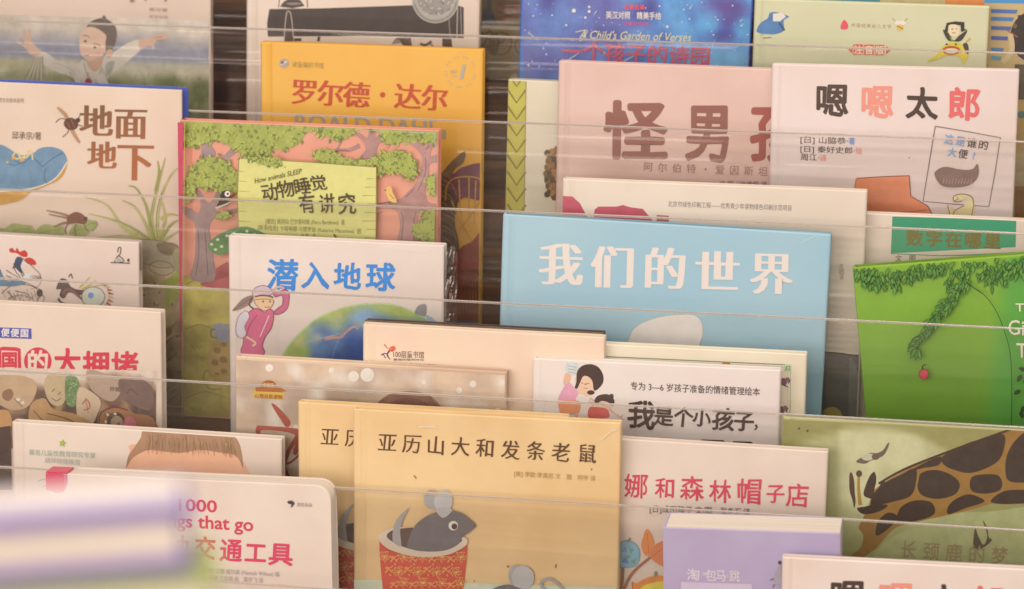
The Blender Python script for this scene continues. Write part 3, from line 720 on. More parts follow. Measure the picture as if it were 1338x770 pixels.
Book('picture_book', 'white picture book with a dark green title banner behind the leaning bright green book', 2, .020,
     (1090, 277), (1420, 291.5), .011, 'dfc3ae', 'd8bca6')
part('green_banner')
P((1166,283,1328,287.5,1327,323,1164,331), '3f8e66', .12); S((1164,331.5,1240,334,1327,330),1,'3f8e66')
part('title_lettering')
T('数字在哪里', 1195,311, 1297,315, 20, '77682e', .036, wide=1.05); L('文　图', 1170,341,1196,341,9,'7c6654',.01)
# --- fourth tier
Book('picture_book', 'white picture book with an inked rooster and a small goose emblem, left edge', 3, .006,
     (-60, 303), (181, 317), .011, 'dcbfac', 'd6b8a4', mott=.03)
part('rooster_picture')
P((12,326,16,324,20,328,22,324,26,329,32,327,36,331,35,336,28,335,22,331,14,330), 'c0392e', .2, 1); P((33,338,40,337,46,341,47,346,40,346,34,343), 'c0392e', .2, 1)
P((18,346,22,336,30,338,27,348,30,356,26,356,20,350,16,352), '45485e', .3, 1); S((22,342,26,352,30,362),2,'3f4258',.8); S((18,344,20,354,27,362),1.6,'6c5c50',.8)
for f in ((30,338,34,342,40,346,46,352,52,358,54,366,50,374,40,378),(30,356,34,364,44,366,54,362),(8,353,16,358,28,364),(8,360,18,364,30,368),(0,370,14,366,30,368,44,374,56,380),(2,384,14,374,32,372,46,376,52,384,48,394,36,400),(8,396,16,388,30,386,40,390),(0,352,4,362,8,368),(0,392,8,398,18,400),(20,380,34,384,44,392),(10,380,20,392,34,396),(48,384,58,388,54,398)): S(f, 1.3, '6a564a', .6)
for i in range(26): S((3+i*1.9,378+(i*7)%17,6+i*1.9,384+(i*5)%15),.8,'8a7666',.4,sm=0)
P((-10,346,4,360,8,368,20,366,34,370,20,374,0,374,-10,376), '5d7686', .3, 1); E(52,383,4,5,'4c4038',0,.3); E(38,362,7,4,'d2c6b8',0,.2); 
for i in range(7): S((40+i*2,360,41+i*2,365),.8,'564a42',.4,sm=0)
part('farm_bird_picture')
P((75,372,80,364,88,366,92,374,100,378,112,380,104,386,90,382,84,390,78,386,80,378,74,378), '5c4640', .35, 1); S((82,384,90,378,104,388,112,396),5,'7c5a50',2,wash=.4); S((76,390,82,396,98,398),3,'4c403c',1)
for f in ((104,376,112,368,118,362),(108,378,118,372,126,366),(112,380,124,374,136,372)): S(f, 3, 'b4a05c', .8, wash=.4)
E(122,388,15,13,'c4bca8',0,.3); OUT([(122+15*math.cos(a*.5),388+13*math.sin(a*.5)) for a in range(13)],1,'7a6650'); E(119,386,4,4,'7088b8',0,.3)
for a in range(12):
    an = R(-80+a*17); S((130+12*math.cos(an),386+15*math.sin(an),134+15*math.cos(an),388+18*math.sin(an)),3.6,('a8643c','8d5a48','bda06c')[a%3],1,sm=0,wash=.4)
S((90,362,93,358,95,364),1.2,'3c302c')
part('goose_emblem')
S((154,330,155,324,158,324,157,332,153,336,150,342,156,343,162,341,158,336,154,334), 1.2, '5c4e46'); S((145,343,170,344),1.3,'4c403a'); E(168,340,1.6,2.2,'4c403a'); E(154,340,4,3,'a89a8a',0,.3)

Book('picture_book', 'shrink wrapped white picture book with blue title and a girl beside a globe', 3, .012,
     (298, 308), (580, 321), .012, 'e0c6b4', 'dabeac', mott=.03)
part('title_lettering')
for ch, x, y, s in (('潜',369,359,38),('入',412,360,34),('地',454,361,33),('球',497,362,35)): T(ch, x,y,x,y,s,'3c7ec0',.026,wob=.045,ang=2,wide=1.04)
part('globe_picture')
def fe(x, y):
    # rim distance
    r = math.hypot((x-497)/1.0, (y-520)/.93); t = (r-78)/50.; n = nz(x,y,.03,3); n2 = nz(x, y, .02, 8)
    c = mix((58,84,140), (120,150,176), t*.9 + n); g = t*1.7 - 1.0 + n2*1.2
    c = mix(c, (164,172,92), g*1.5); return mix(c, (190,178,128), max(0, nz(x,y,.06,4)*1.1*(t>.5)))
G(366, 396, 582, 486, fe, 54, 30, .35, 0)
E(0,0,1,1,'ffffff') if False else None
bgc = lambda x, y: (216,194,174)
arc = [(366,470),(374,456),(386,441),(400,427),(420,413),(445,403),(470,398),(492,396.5),(516,399),(540,407),(562,420),(583,438)]
P(arc + [(583,390),(366,390)], 'dcc2b0')
S(arc, 2.2, 'b8bc8c', wash=.4)
S((424,443,436,441,446,440,452,434,462,427,468,430), 4.5, 'c08a78', 2, wash=.4); S((396,448,420,442,444,436),1.6,'9aa4b4',.8); S((450,428,440,450,434,470),1.2,'7c90b4',.5)
P((542,409,546,400,555,397,558,402,556,413,548,412), '8a8480', .3, 1)
P((556,412,566,416,575,426,580,436,566,428),'98a8b0',.3,1)
part('girl_picture')
P((330,382,334,376,344,373,352,376,357,382,352,386,340,388,332,388), 'cdaab0', .3, 1); OUT((330,382,334,376,344,373,352,376,357,382,352,386,340,388,332,388),.8,'6c4450')
S((356,379,364,375,370,376,371,380,362,382),3,'d0a090',1.6)
P((331,388,340,386,352,386,357,390,356,399,350,406,343,405,336,400,333,394), 'e0b488', .1, 1); OUT((333,392,338,402,346,406,354,402,357,392),.8,'74503c'); S((333,388,342,386,352,387,357,389),2,'5c3a30'); E(344,394,1,1.5,'2c2020'); E(353,394,1,1.5,'2c2020'); S((346,401,350,402,353,400),.9,'8c4038')
P((358,382,368,380,373,378,378,384,377,400,371,408,362,411,358,408,364,402,369,398,369,386,360,388), 'c05c76', .15, 1)
P((336,403,346,408,352,404,358,409,355,428,347,440,343,452,346,460,340,466,319,466,315,458,318,448,318,430,321,414,328,406), 'cc5c78', .18, 1)
OUT((336,403,346,408,352,404,358,409,355,428,347,440,343,452,346,460,340,466,319,466,315,458,318,448,318,430,321,414,328,406),1,'7c3448'); OUT((358,382,368,380,373,378,378,384,377,400,371,408,362,411,358,408,364,402,369,398,369,386,360,388),1,'7c3448')
P((313,412,322,406,326,414,320,426,322,436,316,442,309,436,309,424), 'cfbcc0', .2, 1); OUT((313,412,322,406,326,414,320,426,322,436,316,442,309,436,309,424),.8,'74505c')
S((336,412,326,426,322,442),1,'7c3448'); S((352,412,346,426,340,440),1.2,'dcc0c0'); S((322,440,334,448,330,452),2.4,'e0b488'); P((319,466,344,466,343,474,321,474),'5a5460')
P((304,406,310,398,318,390,328,386,332,390,326,398,314,404), '8c6e60', .3, 1); S((304,406,316,398,328,390),.8,'5c4438'); S((330,388,326,398,332,404),2,'5c4438')
part('film_crease')
S((500,322,552,330,562,326),.7,'f0e4da',sm=0)
# loose shrink film along the right edge
b = B
vs = []; fs = []; rr = random.Random(2); nx_, nz_ = 8, 40
for j in range(nz_ + 1):
    for i in range(nx_ + 1):
        vs.append((b.W/2 - .0015 + i * .0014 + rr.uniform(-.0003, .0003), .001 + abs(i - 2) * .0006 + rr.uniform(-.0011, .0011), b.H * j / nz_ - rr.uniform(0, .0006)))
for j in range(nz_):
    for i in range(nx_):
        a = j * (nx_ + 1) + i; fs.append((a, a + 1, a + nx_ + 2, a + nx_ + 1))
mesh_ob('shrink_wrap', vs, fs, FILM, b.root)

Book('picture_book', 'large pale blue picture book with big cream title characters and a white rounded shape', 3, .010,
     (657, 280), (1086, 307), .012, '9cb5d3', 'a4b9ce', scale=7, mott=.06)
part('title_lettering')
for ch, x, y, w in (('我',733,345,.98),('们',801,349,.98),('的',869,351,.96),('世',937.5,355,1.0),('界',1008,357,.96)): T(ch, x,y,x,y, 55, 'f0d4c2', .045, 'song', off=-.006, wide=w, ang=1.5)
part('rounded_shape_picture')
P((796,474,806,461,820,446,828,430,846,419,868,413,890,411,908,412,917,422,918,438,913,456,914,490,796,490), 'e0d0bc', .1, 1); S((796,474,806,461,820,446,828,430,846,419,868,413,890,411,908,412,917,422,918,438,913,456), .8, 'b4a898')
part('film_crease')
S((1046,318,1064,309,1072,310),.8,'c4ccd0',sm=0); 

Book('picture_book', 'bright green picture book leaning askew with inked leaves along its top and one red fruit', 3, .012,
     (1114, 350), (1430, 325.5), .015, '84a42c', '769a28', hard=True, lean=R(2.0), mott=.08, scale=6, group='picture books in the rack')
part('green_tone_picture')
G(1112, 354, 1425, 595, lambda x, y: mix(mix((126,160,50), (112,148,44), (y-380)/170. + nz(x,y,.01,2)*.4), (92,152,58), (x-1296-(400-y)*.12)/22.), 40, 26, .08, -.08)
part('leafy_branch_picture')
LF = ['56842e','608f32','4d7a2c']
rr = random.Random(11)
for i in range(330):
    x = rr.uniform(1112, 1400); ty = 350 - (x-1114)*.0775
    depth = 20 + 8*math.sin(x*.05) + (10 if x > 1290 else 0)
    if 1235 < x < 1262: depth = 36
    y = ty + rr.random()**.8*depth
    leaf(x, y, rr.uniform(9,13), rr.uniform(4,5.5), rr.uniform(55,140), rr.choice(LF), '2c4420', .6)
bp = catmull(pairs((1264,366,1250,378,1243,392,1230,404,1222,416,1212,430,1202,440,1194,452)), False, 8)
for i, (x, y) in enumerate(bp):
    w = 9 - 5*i/len(bp)
    for k in range(4): leaf(x+rr.uniform(-w,w)*.7, y+rr.uniform(-w,w)*.5, rr.uniform(8,13), 4.5, rr.uniform(95,165), rr.choice(LF), '2c4420', .65)
for a in (70, 95, 120): leaf(1198,452,17,6,a,rr.choice(LF),'22381c',.9)
S((1262,368,1284,382,1300,402,1312,430,1320,462,1322,510,1321,560), 1.0, '2c4a22'); S((1262,366,1272,374,1284,382),1.4,'2c4a22')
for x, y, a in ((1334,488,120),(1338,494,60),(1333,508,150),(1338,528,110),(1333,535,70),(1340,482,200)): leaf(x,y,10,6,a,'24451f','1c3018',.8)
part('fruit_picture')
P((1203,482,1207,480,1212,482,1213,488,1209,494,1204,492,1201,487), 'd0404c', .1, 1); OUT((1203,482,1207,480,1212,482,1213,488,1209,494,1204,492,1201,487), .8, '7c2c24'); S((1206,481,1206,476,1211,474),2,'2c3c1c',1)
part('title_lettering')
L('The', 1327,405, 1356,405, 15, 'ead8b4', .008, .05); L('Giving', 1317,435, 1378,436, 27, 'ead8b4', .006, .05, shear=.02); L('Tree', 1328,465, 1374,466, 27, 'ead8b4', .006, .05)

# --- fifth tier
Book('picture_book', 'white board picture book with big red title characters and brown cartoon bodies beneath, left edge', 4, .010,
     (-60, 393), (210, 408), .013, 'dec0a8', 'd8baa2', mott=.03)
part('blue_banner')
P((-20,427,41,429.5,41.5,443,-20,441), '524e94', .08, 0)
T('便便国', 7,434.5, 32,435.5, 10.5, 'dccac0', .025)
part('title_lettering')
RD = 'cc3a48'
P((-2,455,4,453,22,454,27,456,28,484,24,486,2,485,-2,484), RD, .05); P((2,458,23,459,23.5,482,2,481), 'dec0a8'); T('国', 12.5,470,12.5,470, 20, RD, .04)
E(49.5,472,18,18,RD,0,.05,32); T('的', 49.5,472,49.5,472, 27, 'dec0a8', .028, wob=.04)
T('大', 88,473,88,473,34,RD,.03,wob=.04); T('拥', 126,476,126,476,33,RD,.03,wob=.03); T('堵', 163,477,163,477,34,RD,.026,wob=.03)
part('cartoon_crowd_picture')
def fc(x, y):
    n = nz(x,y,.03,2); n2 = nz(x,y,.07,5)
    c = mix((120,86,66),(84,62,54), .5+n*2); c = mix(c, (170,130,92), n2*1.8)
    edge = 498 - 6*math.sin(x*.045+1) + nz(x,0,.05,3)*10 - (8 if 90 < x < 200 else 0)
    return mix((216,186,162), c, (y-edge)/12.)
G(-20, 480, 204, 585, fc, 52, 32, .3, .02)
P((-10,494,20,490,44,496,48,510,38,530,20,536,2,530,-10,520), 'c09a76', .25, 1); P((4,512,14,508,18,516,12,524,4,520), '8c6448', .3, 1); E(24,522,3,2,'e0ccb4'); E(30,526,2.4,2,'e0ccb4'); S((18,520,30,532),1,'7c5640')
P((58,500,66,488,84,488,88,502,84,526,72,530,62,520), 'bfa27a', .25, 1); S((68,512,72,508),1,'5c4434'); S((76,516,80,512),1,'5c4434'); S((68,520,74,524,80,520),1,'5c4434')
P((86,494,96,490,104,500,102,524,94,532,86,524), '708454', .6, 1)
for i in range(40): E(88+rr.uniform(0,14),496+rr.uniform(0,32),1.5,1.2,('8ea46c','5c7048')[i%2],0,.3,6)
P((104,506,120,512,132,524,128,540,120,554,104,548,100,530), 'c8a888', .25, 1); S((108,528,114,522,118,532,110,536),1.6,'b05c44'); S((112,520,116,540),1,'b05c44')
P((114,484,140,488,158,496,158,512,148,524,134,520,118,506), 'b09078', .3, 1); L('炒面小龙人', 144,510,178,513,6,'4c3a34',.02)
P((156,496,180,494,198,504,202,520,196,536,176,530,160,520), '74584c', .35, 1); S((166,514,172,508,180,516),1,'4a342c')
P((40,530,58,520,70,534,96,540,120,552,124,566,100,575,60,572,40,560), 'bc8e5e', .3, 1); S((44,536,60,552,84,560),1.4,'6c4630'); S((62,540,90,548,112,562),1.4,'6c4630'); S((70,560,96,562,120,570),1.2,'6c4630')
P((128,556,130,540,146,532,166,532,176,540,200,546,206,580,130,580), 'a06c48', .3, 1); E(152,552,12,14,'5c3c2e',0,.3); E(153,552,8,9,'a68a70',0,.5); E(170,558,9,14,'c86c74',0,.2); S((130,560,132,540,150,532,168,536),1.6,'5c3c2e')
P((-10,540,10,536,16,552,8,566,-10,566), 'c8925c', .3, 1)
for i in range(14): E(138+rr.uniform(0,20),540+rr.uniform(0,24),2.4,1.8,('d8c0a4','7c5844')[i%2],30*i,.3,7)
P((-12,560,14,556,16,640,-12,640), '4c3630', .6)

Book('picture_book', 'dark and yellow topped picture book hidden just behind the peach coloured book', 4, .004,
     (476, 419), (789, 435.5), .010, '6c5040', '5c4436')
part('left_band_picture')
P((470,412,537,416,537,470,470,470), 'd8cc7c', .1); part('right_band_picture'); P((725,424,795,426,789,470,725,470), 'd8cc7c', .1)

Book('picture_book', 'cream picture book with a thin green border behind the white mother and child book', 4, .015,
     (690, 445), (1054, 463), .011, 'e4cdae', 'dcc4a4', mott=.03)
part('border_picture')
S((700,462,1033,477,1032,560), 1.1, '6c7458', sm=0); S((700,465,1029.5,480,1028.5,560), .6, '8c9070', sm=0)
P((1025,476,1034,476.5,1034,486,1025,485.5), 'b4bc90'); T('卍', 1029.5,481,1029.5,481, 8, '5c7854', .03) if False else S((1027,484,1028,479,1032,479,1032,484,1029,482), 1.1, '5c7854', sm=0)
part('small_figure_picture')
for x, y in ((1024,499),(1021,536)):
    if y == 536: part('small_figure_picture')
    E(x,y,4.5,5,'7a5058',0,.4); E(x+5,y-3,3,3,'8c6468'); S((x-4,y+2,x-8,y+5),2,'7a5058',1); S((x+6,y+2,x+9,y-3),2,'6c4850',1); S((x,y+4,x+6,y+7),2,'5c4048',1)
part('brown_ornament'); E(888,476,3.4,2.2,'7c6a3c'); part('brown_ornament'); P((944,473,954,473,954,479,962,480,962,486,934,484,934,480,944,479), 'a47a44', .2)

Book('picture_book', 'peach coloured picture book with a tiny flying child emblem, behind the mottled tan book', 4, .026,
     (474, 424), (790, 441), .010, 'e8c2a2', 'ecbca0', mott=.05)
part('publisher_mark')
P((508,456,514,452,517,456,512,460), 'd8583c', 0, 1); S((498,464,504,462,508,466),1.8,'6c3c54',.8); S((509,458,506,464,510,470),2.6,'6c4458',1); S((502,450,507,456),1.6,'c85040',.8); E(510,456,2,2,'d86c4c'); S((504,468,500,462),1.4,'5c3c54',.8)
L('100层童书馆', 514,466.5, 554,467.5, 9.6, '6c4c44', .006); L('最美的陪伴时光', 514,471,554,471.5,3,'8c6c60',.02); L('日本精选儿童成长绘本系列', 498,479, 569,482, 7.2, '7c5c50', .01)

Book('picture_book', 'mottled tan picture book with a small red dome badge and rust brush strokes', 4, .038,
     (307, 465.5), (662, 486.5), .010, 'd8b494', 'c49c80', mott=.1, scale=13, rough=.5)
part('cloud_wash_picture')
G(309, 470, 660, 640, lambda x, y: mix(mix((214,178,146), (184,152,128), .5 + nz(x,y,.016,3)*1.6), (222,200,180), nz(x,y,.035,8)*1.5), 50, 26, .2, .058)
for x, y, r in ((433,484,3.6),(554,500,2.6),(618,502,4.5),(600,510,4),(656,500,3.6),(480,490,9),(462,492,7),(387,559,4),(650,536,3.5),(352,481,5)): E(x,y,r,r,'dcc8b4',0,.3)
part('dome_badge')
P((333,509,340,505,344,499,351,497,358,499,363,505,371,509,371,512,333,511), 'a85c30', .15, 1); P((332,509,371,511,371,522.5,331,520), 'd8a83c'); P((334,506,370,508,370,513,334,511.5), 'b0602c'); L('教育部', 344,505,358,506,6,'e0b060',.02); L('心理自助读物', 333,519.5, 369,521.5, 6.4, 'a0522c', .02)
part('brush_title_lettering')
P((355,529,361,530,378,548,379,556,374,558,368,550), 'a84a38', .3, 1); P((336,557,340,556,388,560,391,566,389,592,383,592,385,568,343,562,342,570,337,571,334,562), 'a84a38', .3, 1)
S((388,572,378,588,372,606,373,624),6,'a4503c',4,wash=.4); S((384,586,392,592,380,604,372,606),4,'a4503c',2,wash=.4); S((371,612,378,624),5,'a4503c',3)
part('dark_hair_picture')
P((486,540,496,524,512,514,530,511.5,552,513,566,520,576,532,582,548,480,548), '8c6250', .5, 1); P((498,540,510,526,534,520,556,526,566,544,496,546), '7c5446', .5, 1); S((566,521,578,538),1.5,'9c7460')

Book('picture_book', 'white picture book with a mother scolding a small child and black title characters', 4, .034,
     (696, 468.5), (1020, 484), .011, 'e4ccc0', 'deC4b6'.lower(), mott=.03)
part('mother_child_picture')
P((740,475,745,473,754,475,756,482,752,490,742,490,739,484), 'ccc6c6', .3, 1)
for i in range(3): S((742,478+i*4,753,480+i*4),.7,'8c8890',sm=0)
P((739,488,746,490,744,500,738,504,736,498), 'dca888', .1, 1); S((741,500,744,506,742,512),1.4,'e4d4cc')
P((753,492,768,490,780,500,778,512,768,518,756,514,752,504), 'e2b494', .1, 1)
P((753,500,754,486,761,478,772,476,782,480,788,490,788,500,782,508,776,510,774,498,768,492,762,492,758,500,754,508,751,506), '4a3630', .15, 1); E(772,513,5,3,'4a3630')
E(765,502,1.1,.9,'5c3c30'); S((759,500,762,501),.8,'6c4638'); S((763,507,768,508),.8,'a85848'); S((766,502,770,501),.8,'6c4638')
P((742,500,750,506,756,514,752,522,757,532,733,532,729,526,732,514), 'dc98a4', .15, 1); P((732,524,756,524,758,536,752,541,734,540,730,532), 'e08c64', .2, 1); S((737,540,736,548),4,'dca888',3); S((753,540,753,547),4,'dca888',3)
S((758,516,766,520,772,526),2.4,'e8d4cc'); S((770,524,774,528),2.6,'dca888')
P((780,526,786,518,796,516,802,522,800,532,790,534,780,532), 'e2b494', .1, 1); P((776,526,780,518,790,515,798,517,803,524,800,531,795,526,786,524,780,528), '54403a', .15, 1); E(799,518,3,3.4,'54403a'); E(788,529,1,1,'4c3430')
P((771,532,780,532,792,534,796,540,794,546,772,547,768,541), 'd06058', .2, 1); S((796,535,804,541,811,545),3,'dca888',1.6); S((811,545,814,542),1,'c88c74'); S((811,545,814,548),1,'c88c74'); S((774,532,776,524,770,520),2,'dca888')
part('title_lettering')
L('专为 3—6 岁孩子准备的情绪管理绘本', 824,508.5, 993,516.5, 11.5, '5c4840', .006, .04)
for ch, x, y, s in (('我',838,542,35),('是',867,543.5,25),('个',893,545,25),('小',917,545.5,23),('孩',945,548,28),('子',972,550,26)): T(ch, x,y,x,y,s,'4a362e',.024,wob=.05,ang=3)
S((987,555,989,558,986,562),3,'4a362e',1.4)
for ch, x, y, s in (('但',831,588,30),('也',898,588,26),('不',930,589,30),('了',970,590,28)): T(ch, x,y,x,y,s,'4e3a32',.045 if ch in '不了' else .02,wob=.05,ang=3)

# --- sixth tier
b = Book('picture_book', 'white picture book showing a boy\'s brown hair and forehead beside a small green star', 5, .012,
     (15, 551.5), (368, 574), .011, 'dec2ac', 'd8baa4', mott=.03)
part('boy_forehead_picture')
def fh(x, y): return (166,122,92)
def fs_(x, y): return mix((222,160,122), (232,176,144), (y-590)/40. + nz(x,y,.03,5)*.4)
P((165,640,165,608,170,590,180,580,300,580,316,600,319,640), fs_, .08, 1)
G(180, 578, 300, 630, fs_, 12, 6, .08, .03)
P((165,612,168,596,176,584,184,572,190,562,230,563,282,567,304,570,312,578,316,592,318,612,312,600,304,594,290,592,262,588,236,592,214,590,196,588,184,592,172,600), fh, .25, 1)
for i in range(110):
    x = rr.uniform(194, 304); y = 564 + (x-190)*.04; S((x,y+rr.uniform(2,12),x+rr.uniform(-3,3)+(x-240)*.05,y+rr.uniform(18,30)), .9, rr.choice(['9c7252','a47c5a','b08866']), .4, sm=0, wash=.3)
part('green_star')
P([(82 + (5.4 if i%2==0 else 2.4)*math.sin(R(36*i+10)), 579 - (5.4 if i%2==0 else 2.4)*math.cos(R(36*i+10))) for i in range(10)], '9aa648')
part('small_lettering')
L('著名儿童性教育研究专家', 38,593.5, 125,598, 8, 'a8a894', .006); L('胡萍倾情推荐', 59,604, 105,607, 8, 'b4ae9c', .006); S((50,629,58,626,64,632,56,636),1.2,'b0a090')

b = Book('picture_book', 'round cornered white board book with a red English and Chinese title and ribbon flap', 6, .010,
     (61, 618), (432, 635), .020, 'ddc2ac', 'd8baa4', mott=.03, cornr=.012)
part('title_lettering')
L('1000', 234,667, 283,669.5, 22, 'c8404e', .02); L('things that go', 192,686, 330.5,694, 24, 'c8404e', .02)
T('交', 268,716,268,716, 29, 'cc4058', .022, wide=.92, ang=3); T('通', 302,719,302,719, 29, 'cc4058', .022, wide=.95, ang=3); T('工', 334,722,334,722, 27, 'cc4058', .026, ang=3); T('具', 367,724,367,724, 29, 'cc4058', .024, wide=1.05, ang=3); T('种', 232,714,232,714,29,'cc4058',.022,ang=3); T('千', 196,712,196,712,29,'cc4058',.022,ang=3)
part('small_lettering')
L('[英] 汉娜·威尔森 (Hannah Wilson) 编', 270,748, 365,753, 7.5, 'b09a90', .004); L('[英] 西蒙·艾伯特 绘　陈宇飞 译', 262,757,344,761,7.5,'b09a90',.004)
L('浪花朵朵', 388,661, 408,662, 5.4, '9c8c84', .01)
part('bird_emblem')
P((376,655,381,654,385,657,383,661,380,663,381,659,377,658), '4a3c3c', 0, 1)
part('red_ribbon_flap')
P((61,616,88,617,88,632,84,642,74,644,63,640), 'd05870', .2); 
rb = mesh_ob('ribbon_flap', *(lambda W, H, T: box_data(-W/2-.0006, -W/2+.0165, -.0004, T*.75, H-.0003, H+.0011, .0003))(b.W, b.H, b.T), board_mat('cc3c54', None, 14, .05), b.root)
box('ribbon_flap_front', -b.W/2-.0004, -b.W/2+.0135, -.0012, -.0004, b.H-.013, b.H-.0004, board_mat('cc3c54', None, 14, .05), rb)

def mouse(dx, dy):
    def o(f): return [v + (dx if i % 2 == 0 else dy) for i, v in enumerate(f)]
    part('pale_table_picture'); P(o((440,756,470,757,520,758,700,764,830,768,830,900,440,900)), 'ccc8a8', .15)
    part('patterned_bowl_picture')
    P(o((496,700,500,706,520,718,553,725,585,722,604,712,610.5,706,611,716,609,740,605,775,598,830,508,830,501,775,497.5,740,496,716)), 'cc4e3a', .12)
    r2 = random.Random(8)
    for i in range(9):
        for j in range(5):
            x = 503 + i*12.5 + (j%2)*6; y = 727 + j*17 + (i%2)*3
            if not (499+(y-720)*.1 < x < 609-(y-720)*.12) or y < 722 + 3*abs((x-553)/18) * 0: continue
            k = r2.uniform(0, 60)
            if (i+j)%2 == 0:
                for q in range(5):
                    an = R(k+q*72); OUT(o([x+5*math.cos(an)-2.6, y+5*math.sin(an)*1-2, x+5*math.cos(an)+2.6, y+5*math.sin(an)-2, x+5*math.cos(an), y+5*math.sin(an)+2.6]), 1.1, 'e8a45c', 0)
                E(x+dx,y+dy,2,2,'e8a45c')
            else:
                S(o((x-5,y+4,x-1,y-1,x+5,y-5)),1.6,'e8a05a',1); S(o((x-3,y-4,x,y,x+4,y+4)),1.5,'e8a05a',.8); E(x-4+dx,y-2+dy,1.8,1.1,'e0924c',30); E(x+4+dx,y+1+dy,1.8,1.1,'e0924c',-30); E(x+1+dx,y+7+dy,1.8,1.1,'e0924c',60)
    P(o((495,702,497,697,506,691,520,688,540,689,580,694,604,700,611,704,610,711,600,718,585,724,560,727,535,725,512,718,500,710)), 'd4bca0', .06, 1)
    P(o((506,700,510,694,522,690,545,689,580,695,603,703,602,708,590,715,570,719,548,719,526,713,512,706)), '5c443a', .1, 1)
    part('mouse_picture')
    P(o((514,706,514,694,517,682,524,672,535,663,528,676,524,690,524,700,525,713,519,711)), 'a49890', .15, 1)
    P(o((533,714,536,700,543,686,556,675,572,668,588,666,604,670,616,679,622,686,616,693,606,700,600,710,584,718,562,720,546,718)), '6e6260', .2, 1)
    E(565+dx,652+dy,10.5,13,'a89c94',-12,.1); E(580+dx,654+dy,12,15,'bcb0a8',6,.15); P(o((570,664,592,664,580,676)),'b4a8a0',.1,1)
    E(593+dx,686+dy,6.2,6.2,'dccab8'); E(594.5+dx,687+dy,3.9,4,'4c3a34'); E(621+dx,686+dy,1.6,2,'5c504c')
b = Book('picture_book', 'golden tan mouse picture book mostly covered by its twin, only its left strip showing', 5, .022,
     (389, 525.5), (742, 545), .010, 'e3b984', 'dbae78', mott=.06, group='twin golden tan picture books')
part('title_lettering')
T('亚历山大', 431,571, 526,576, 23, '5c3a24', .010, 'song', wob=.03, ang=3)
mouse(-71, -6)

Book('picture_book', 'olive green picture book with a large patterned giraffe neck stretching in from the right', 5, .006,
     (1023, 544.5), (1440, 567.5), .011, 'a89c68', 'b4a878', scale=6, mott=.1)
part('moonlit_ground_picture')
def fg(x, y):
    d = math.hypot((x-1135)/128., (y-640)/80.); c = mix((194,182,136), (150,138,84), (d-.95)*9.)
    c = mix(c, (160,152,98), max(0, (y-650)/60.)); return mix(c, (136,126,74), max(0,nz(x,y,.02,5))*1.0 + max(0,.4*(x<1095)))
G(980, 546, 1430, 900, fg, 56, 50, .2, .05)
P((1150,716,1190,690,1240,672,1300,668,1360,660,1440,660,1440,760,1150,760), 'a6a06c', .3, 1)
part('giraffe_picture')
gb = '946a36'
P((1096,764,1100,740,1112,726,1124,716,1128,700,1122,690,1126,680,1134,664,1140,644,1150,634,1176,618,1206,604,1240,590,1280,574,1338,555,1440,535,1440,650,1338,656,1302,657,1262,668,1226,676,1190,684,1170,690,1156,704,1146,716,1130,728,1118,746,1110,768), gb, .3, 1)
bw = '46362c'
for f in ((1138,664,1141,646,1156,631,1176,621,1196,612,1197,630,1190,648,1170,655,1150,660),(1232,596,1262,580,1290,572,1312,568,1311,590,1300,606,1270,618,1246,614,1232,606),(1200,628,1204,618,1222,614,1242,620,1254,632,1248,646,1226,652,1206,648,1199,638),(1267,634,1272,622,1300,620,1309,628,1307,640,1290,645,1272,643),(1314,620,1316,594,1330,572,1352,560,1420,545,1425,600,1400,628,1350,630,1322,630),(1238,664,1246,654,1264,646,1280,650,1286,656,1262,664,1240,672),(1171,678,1178,662,1196,654,1216,656,1222,668,1214,676,1190,682,1174,684),(1296,652,1312,642,1334,640,1400,640,1420,650,1338,658,1300,658),(1144,694,1148,680,1160,670,1172,674,1166,686,1154,696,1146,700),(1184,618,1214,602,1230,597,1226,608,1204,612),(1120,664,1130,662,1140,660,1160,660,1150,668,1132,672,1124,670)): P(f, bw, .4, 1)
S((1148,632,1180,614,1224,596,1270,579,1338,555),3,'4c362c')
P((1110,620,1113,618,1116,628,1117,644,1118,656,1116,664,1114,654,1110,640), '5a4034', .2, 1); S((1124,660,1122,640,1122,622),5,'a47838',3); E(1122.5,619,4,4.5,'5c4434'); P((1129,648,1132,632,1138,620,1143,617,1145,628,1142,644,1146,652), '4a382c', .3, 1); P((1148,640,1152,628,1156,626,1157,636),'4a382c')
P((1104,770,1110,752,1118,738,1124,728,1130,734,1126,752,1116,772),'c09048',.4,1)
part('flying_bird_picture')
P((1130,596,1136,592,1146,592,1154,588,1160,579,1162,580,1157,592,1150,598,1138,602,1130,606,1119,604,1122,600), '6c5a48', .4, 1); P((1126,599,1132,593,1142,594,1144,598,1134,602), 'bcae90', .3, 1); E(1144,597,5,4,'6c5240',0,.3); part('seed_mark'); E(1044,560,1.6,1.4,'5c4c3c'); part('seed_mark'); E(1055,563,2,1.4,'5c4c3c',-30)
part('perched_bird_picture')
P((1274,690,1278,700,1285,712,1290,700,1284,680,1290,690,1292,702,1296,706,1284,716,1272,716), '5c4a3a', .4, 1)
part('title_lettering')
T('长颈鹿的梦', 1187,718, 1306,726, 23, '98805a', .012, wob=.04, wide=.9)

